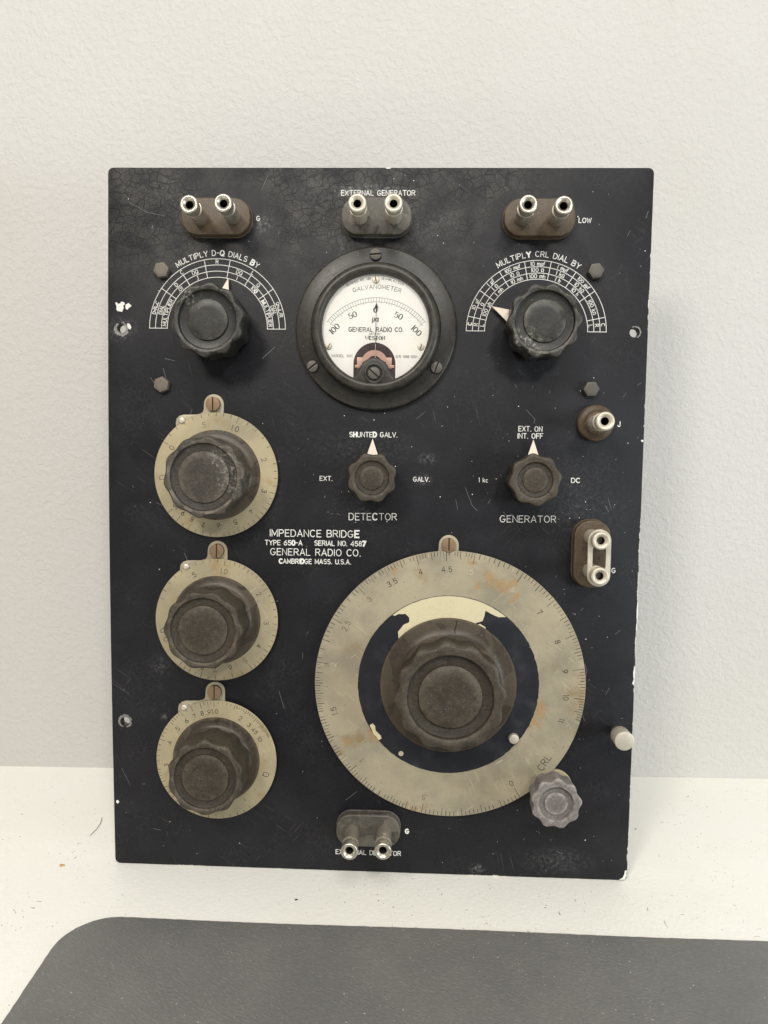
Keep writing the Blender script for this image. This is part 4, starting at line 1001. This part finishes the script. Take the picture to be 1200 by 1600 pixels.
# ------------------------------------------------------------------ engraved charts and lettering on the plate
ZL = .05
def chart(c, left):
    rr = (40.3, 36.75, 33.2, 29.7); b = MB(); w_ = .34
    for q, r in enumerate(rr): b.strip(arcpts(c, r, -90, 90, 90), w_, ZL)
    for sg in (-1, 1): b.strip([(c[0] + sg * 40.4, c[1]), (c[0] + sg * 29.6, c[1])], w_, ZL + .012)
    def rad(a, r0, r1): b.strip([(c[0] + r0 * math.sin(R_(a)), c[1] + r0 * math.cos(R_(a))), (c[0] + r1 * math.sin(R_(a)), c[1] + r1 * math.cos(R_(a)))], w_ * 1.05, ZL + .02)
    if left:
        for a in (-55, -11, 11, 55): rad(a, 29.6, 40.4)
        for a in (-33, 33): rad(a, 29.6, 36.8)
    else:
        for a in (-78, -55, -33, -11, 11, 33, 55, 78): rad(a, 29.6, 40.4)
    o = part('scale_chart', b, M['white'], root, (c[0], c[1], 0), 'white engraved half-round chart round the %s multiplier knob' % ('left' if left else 'right'), smooth=0)
    b = MB()
    def tx_(s_, a, band, cap=2.1, span=None, wd=.32):
        r = rr[band + 1] + (3.55 - cap) / 2
        W = text_width(s_, 1.3) * cap / 6 if span is None else R_(span) * r
        draw_text(b, s_, arc_place(c, r, a, W), cap, wd, ZL + .03, gap=1.3, fit=W if span else None)
    if left:
        tx_('C', -33, 0); tx_('R', 0, 0); tx_('L', 33, 0); tx_('D=RwC', -72, 0, 1.9); tx_('Q=wL/R', 73, 0, 1.9)
        tx_('D', -44, 1); tx_('DQ', -22, 1); tx_('DQ', 22, 1); tx_('Q', 44, 1); tx_('DIAL', -72, 1, 2.0); tx_('DIAL', 72, 1, 2.0)
        tx_('.01', -44, 2); tx_('.1', -22, 2); tx_('|', 22, 2); tx_('10~0', 44, 2); tx_('MULTIPLIER', -73, 2, 2.1, 29); tx_('~MULTIPLIER', 73, 2, 2.1, 29)
        Lt = R_(67.5) * 42.1
        draw_text(b, 'MULTIPLY D-~Q DIALS ~BY', arc_place(c, 42.1, .3, Lt), 2.95, .40, ZL + .03, fit=Lt)
    else:
        for a, o_, m_, i_ in ((-84, '~C', 'R', 'L'), (84, 'C', 'R', 'L'), (-66.5, '10 uf', '.1 o', '100 uh'), (-44, '1 uf', '1 o', '1 mh'), (-22, '100 muf', '10 o', '10 mh'), (0, '10 muf', '100 o', '100 mh'), (22, '1 muf', '1 ko', '1 h'), (44, '100 uuf', '10 ko', '10 h'), (66.5, None, '100 ko', None)):
            for q, s_ in enumerate((o_, m_, i_)):
                if s_: tx_(s_.replace('1', '|') if s_[0] == '1' else s_, a, q, 2.15 if len(s_) < 7 else 1.95)
        Lt = R_(65.5) * 42.4
        draw_text(b, 'MULTIPL~Y CRL DIAL BY', arc_place(c, 42.4, .6, Lt), 2.95, .40, ZL + .03, fit=Lt)
    part('lettering', b, M['white'], o, (c[0], c[1], 0), smooth=0)
chart(CL, True); chart(CR, False)

for a in [('EXTERNAL GENERATOR', (-20.69, 404.68), (21.82, 404.76), 2.75, 0.39), ('G', (-70.01, 390.26), (-67.76, 390.27), 2.5, 0.41), ('LOW', (115.88, 389.76), (122.79, 389.64), 2.6, 0.41), ('J', (142.11, 273.89), (143.47, 273.91), 2.8, 0.45), ('DC', (116.32, 240.88), (121.27, 240.89), 2.6, 0.47), ('G', (141.72, 188.03), (143.96, 188.08), 2.7, 0.45), ('EXT. ON', (84.83, 270.5), (98.42, 270.53), 2.75, 0.41), ('INT. OFF', (84.39, 266.39), (98.91, 266.44), 2.75, 0.41), ('S~HUNTE~D GALV.', (-14.34, 265.84), (13.71, 266.03), 2.7, 0.41), ('EXT.', (-31.67, 239.77), (-24.43, 239.81), 2.5, 0.37), ('GALV.', (23.77, 240.18), (33.22, 240.22), 2.5, 0.39), ('1 kc', (62.21, 240.3), (67.47, 240.3), 2.5, 0.35), ('DETE~CTOR', (-14.07, 216.63), (14.11, 217.01), 3.9, 0.41), ('GENERATOR', (75.3, 216.95), (108.02, 217.27), 3.8, 0.39), ('IMPEDANCE BRIDG~E', (-61.36, 206.08), (-8.1, 206.25), 3.95, 0.45), ('TYPE 65~0-A', (-64.31, 200.78), (-42.09, 200.97), 2.75, 0.45), ('SERIAL NO. 458~7', (-34.6, 201.04), (-4.14, 201.11), 2.75, 0.45), ('GENERAL RADIO CO.', (-61.01, 194.83), (-7.12, 195.03), 3.85, 0.43), ('~CAMBRI~DGE MASS. U.S.A.', (-55.7, 189.83), (-12.81, 190.1), 2.65, 0.45), ('EXTERNAL DETECTOR', (-19.78, 10.79), (19.93, 10.87), 2.7, 0.43), ('~G', (22.71, 25.15), (24.78, 25.22), 2.6, 0.39)]:
    s_, p0, p1, cap, wd = a
    b = MB(); Ls = math.hypot(p1[0] - p0[0], p1[1] - p0[1])
    draw_text(b, s_, line_place(p0, p1), cap, wd, ZL, fit=Ls if Ls > 3.2 else None, jit=.05)
    part('lettering', b, M['white'], root, (p0[0], p0[1], 0), 'white engraved lettering reading ' + s_.replace('~', ''), smooth=0)

# paint daubs, scratches and dust specks that stand on the plate
for poly in [[(-153.08, 340.51), (-153.24, 338.97), (-152.53, 337.82), (-151.1, 337.74), (-149.9, 337.37), (-148.78, 339.7), (-149.05, 341.1), (-148.19, 341.8), (-148.27, 342.86), (-150.08, 343.5), (-150.81, 342.48), (-152.11, 341.91), (-152.96, 343.02), (-153.82, 342.69)], [(-147.82, 340.18), (-147.49, 339.02), (-146.54, 338.7), (-145.81, 339.73), (-144.85, 340.29), (-144.13, 341.13), (-146.03, 342.6), (-147.71, 341.57)], [(-146.63, 328.79), (-145.92, 327.63), (-145.06, 327.17), (-144.38, 328.34), (-144.71, 329.73), (-145.89, 330.89), (-146.95, 330.41)], [(-156.33, 38.74), (-155.25, 38.17), (-154.43, 39.42), (-155.43, 40.49), (-156.43, 39.96)], [(115.06, 392.62), (115.59, 392.98), (115.5, 393.48), (114.79, 393.09)], [(155.86, 0.65), (156.98, 2.79), (157.07, 6.41), (156.08, 6.38), (155.74, 3.95), (154.67, 1.7), (152.61, 0.37)], [(156.95, 132.7), (156.37, 128.04), (156.74, 124.17), (156.0, 121.82), (157.02, 120.68), (157.36, 122.63), (157.5, 131.94)], [(157.3, 171.18), (156.99, 165.44), (157.28, 159.69), (156.98, 153.92), (157.52, 153.55), (157.77, 162.77), (157.74, 170.43)], [(5.18, 419.68), (7.03, 419.61), (8.12, 420.25), (4.44, 420.18)], [(156.34, 264.99), (157.41, 265.75), (156.65, 266.48), (155.56, 266.1)]]:
    b = MB(); b.prism(jag([tuple(p) for p in poly], .1, .8), 0.0, .14, .04)
    part('paint_daub', b, M['white'], root, (poly[0][0], poly[0][1], 0), smooth=0)
b = MB()
for pl in [[(-145.73, 400.9), (-134.42, 394.73), (-122.33, 392.58)], [(-63.74, 415.53), (-65.95, 410.12), (-67.44, 406.5)], [(-125.48, 304.91), (-123.98, 299.3), (-123.61, 296.29)], [(-133.2, 299.2), (-130.15, 295.09)], [(-124.3, 310.54), (-117.42, 308.74)], [(-30.29, 296.56), (-19.64, 289.96)], [(102.5, 320.08), (106.32, 315.71)], [(88.77, 283.05), (94.13, 277.55), (93.12, 273.81)], [(145.23, 385.5), (142.85, 381.2)], [(144.69, 291.11), (146.79, 294.08)], [(152.52, 297.83), (156.1, 300.07)], [(124.76, 133.84), (127.35, 124.19)], [(127.82, 132.75), (129.51, 127.36)], [(129.08, 128.9), (127.85, 120.31)], [(-14.25, 44.91), (-6.49, 51.19)], [(137.93, 232.22), (140.45, 223.99)], [(136.6, 227.69), (139.37, 222.84)], [(141.8, 227.77), (140.79, 224.75)], [(154.94, 396.23), (153.34, 390.88)], [(-152.82, 60.8), (-146.94, 48.81)], [(-140.12, 51.05), (-136.92, 51.15)], [(-108.33, 280.65), (-109.87, 276.86)], [(48.89, 229.99), (50.56, 222.44)], [(54.39, 236.89), (58.77, 226.37), (62.63, 222.65)], [(76.92, 222.89), (80.38, 219.92), (83.3, 223.0)], [(-66.36, 311.1), (-58.05, 318.62)], [(24.64, 276.67), (31.29, 282.35)], [(-55.49, 111.6), (-51.91, 99.8)], [(125.27, 106.59), (129.38, 96.91)], [(114.69, 17.0), (119.39, 14.75)], [(16.74, 133.44), (16.58, 131.52), (15.82, 129.58)], [(114.05, 367.86), (114.26, 367.06), (114.55, 366.26)], [(-143.85, 233.89), (-144.55, 235.02), (-145.53, 236.14)], [(24.09, 406.47), (22.8, 406.93), (21.63, 407.38)], [(-65.59, 137.7), (-66.62, 137.25), (-67.72, 136.8)], [(82.2, 297.32), (82.85, 295.75), (82.85, 294.18)], [(144.87, 151.3), (146.9, 152.91), (149.1, 154.53)], [(-125.06, 152.94), (-126.8, 153.48), (-128.12, 154.03)], [(-28.47, 230.83), (-28.66, 229.41), (-28.79, 227.99)], [(109.22, 185.71), (108.94, 184.33), (108.73, 182.95)], [(-89.8, 337.09), (-90.77, 337.17), (-91.71, 337.24)], [(-41.23, 132.2), (-41.16, 134.62), (-41.38, 137.03)], [(-37.83, 148.79), (-39.08, 146.97), (-40.06, 145.15)], [(-18.55, 391.96), (-18.58, 389.13), (-18.21, 386.3)], [(59.08, 158.33), (58.8, 160.17), (58.38, 162.01)], [(-131.35, 387.33), (-131.31, 386.32), (-130.67, 385.32)], [(-113.34, 194.81), (-112.07, 192.07), (-111.07, 189.32)], [(13.74, 133.77), (13.8, 130.82), (13.33, 127.86)], [(67.93, 227.87), (69.33, 229.94), (70.48, 232.01)], [(125.8, 166.72), (124.29, 165.16), (123.24, 163.61)], [(-94.0, 123.34), (-93.06, 126.38), (-92.68, 129.42)], [(10.64, 381.17), (8.06, 380.97), (5.05, 380.76)], [(-4.74, 236.75), (-4.81, 235.61), (-4.24, 234.48)], [(119.43, 163.91), (120.18, 162.58), (121.62, 161.26)], [(-88.61, 121.35), (-89.9, 122.88), (-90.84, 124.42)], [(49.86, 29.44), (48.66, 29.01), (48.15, 28.61)], [(-128.77, 22.05), (-131.75, 22.68), (-134.21, 23.32)], [(-72.78, 138.01), (-71.88, 139.01), (-70.29, 140.02)], [(106.68, 303.67), (106.73, 304.75), (106.48, 305.83)], [(105.21, 127.75), (103.47, 125.78), (102.27, 123.83)], [(-56.77, 250.37), (-55.69, 251.17), (-55.18, 251.95)], [(95.23, 24.46), (94.22, 23.47), (93.6, 22.49)], [(104.02, 27.5), (103.2, 29.33), (102.71, 31.18)], [(104.65, 67.05), (105.98, 66.38), (106.8, 65.69)], [(102.31, 294.28), (102.08, 292.61), (101.8, 290.94)], [(-124.44, 75.24), (-127.23, 75.73), (-129.59, 76.24)], [(142.82, 118.82), (141.46, 116.28), (139.79, 113.74)], [(96.96, 398.42), (99.05, 397.63), (101.43, 396.85)], [(3.11, 355.39), (5.2, 355.66), (6.8, 355.93)], [(-130.27, 225.08), (-127.7, 224.05), (-125.04, 223.03)], [(-130.89, 385.8), (-132.03, 386.01), (-132.69, 386.23)], [(-19.29, 219.27), (-21.3, 220.33), (-23.11, 221.39)], [(33.23, 355.19), (32.62, 352.74), (32.52, 350.3)], [(-84.39, 320.7), (-85.51, 320.59), (-85.9, 320.49)]]:
    n = len(pl); b.strip([tuple(p) for p in jag([tuple(p) for p in pl], .12, 1.2)[: -max(1, int(math.hypot(pl[0][0] - pl[-1][0], pl[0][1] - pl[-1][1]) / 1.2))]], random.uniform(.10, .2), .02 + random.uniform(0, .02))
o = part('scratches', b, M['scratch'], root, (0, 0, 0), smooth=0); o['kind'] = 'stuff'
b = MB()
rs = random.Random(11)
for k in range(230):
    x = rs.uniform(-154, 154); y = rs.uniform(3, 415); r = rs.choice((.13, .16, .2, .28)) * rs.uniform(.7, 1.2)
    if k > 160: x = rs.gauss(105, 30); y = rs.gauss(190, 90)
    if not (-155 < x < 155 and 3 < y < 416): continue
    b.prism(circ(x, y, r, 6), .01, .03 + r * .4, r * .2)
o = part('dust_specks', b, M['white'], root, (0, 0, 0), smooth=0); o['kind'] = 'stuff'
bpy.context.view_layer.update()
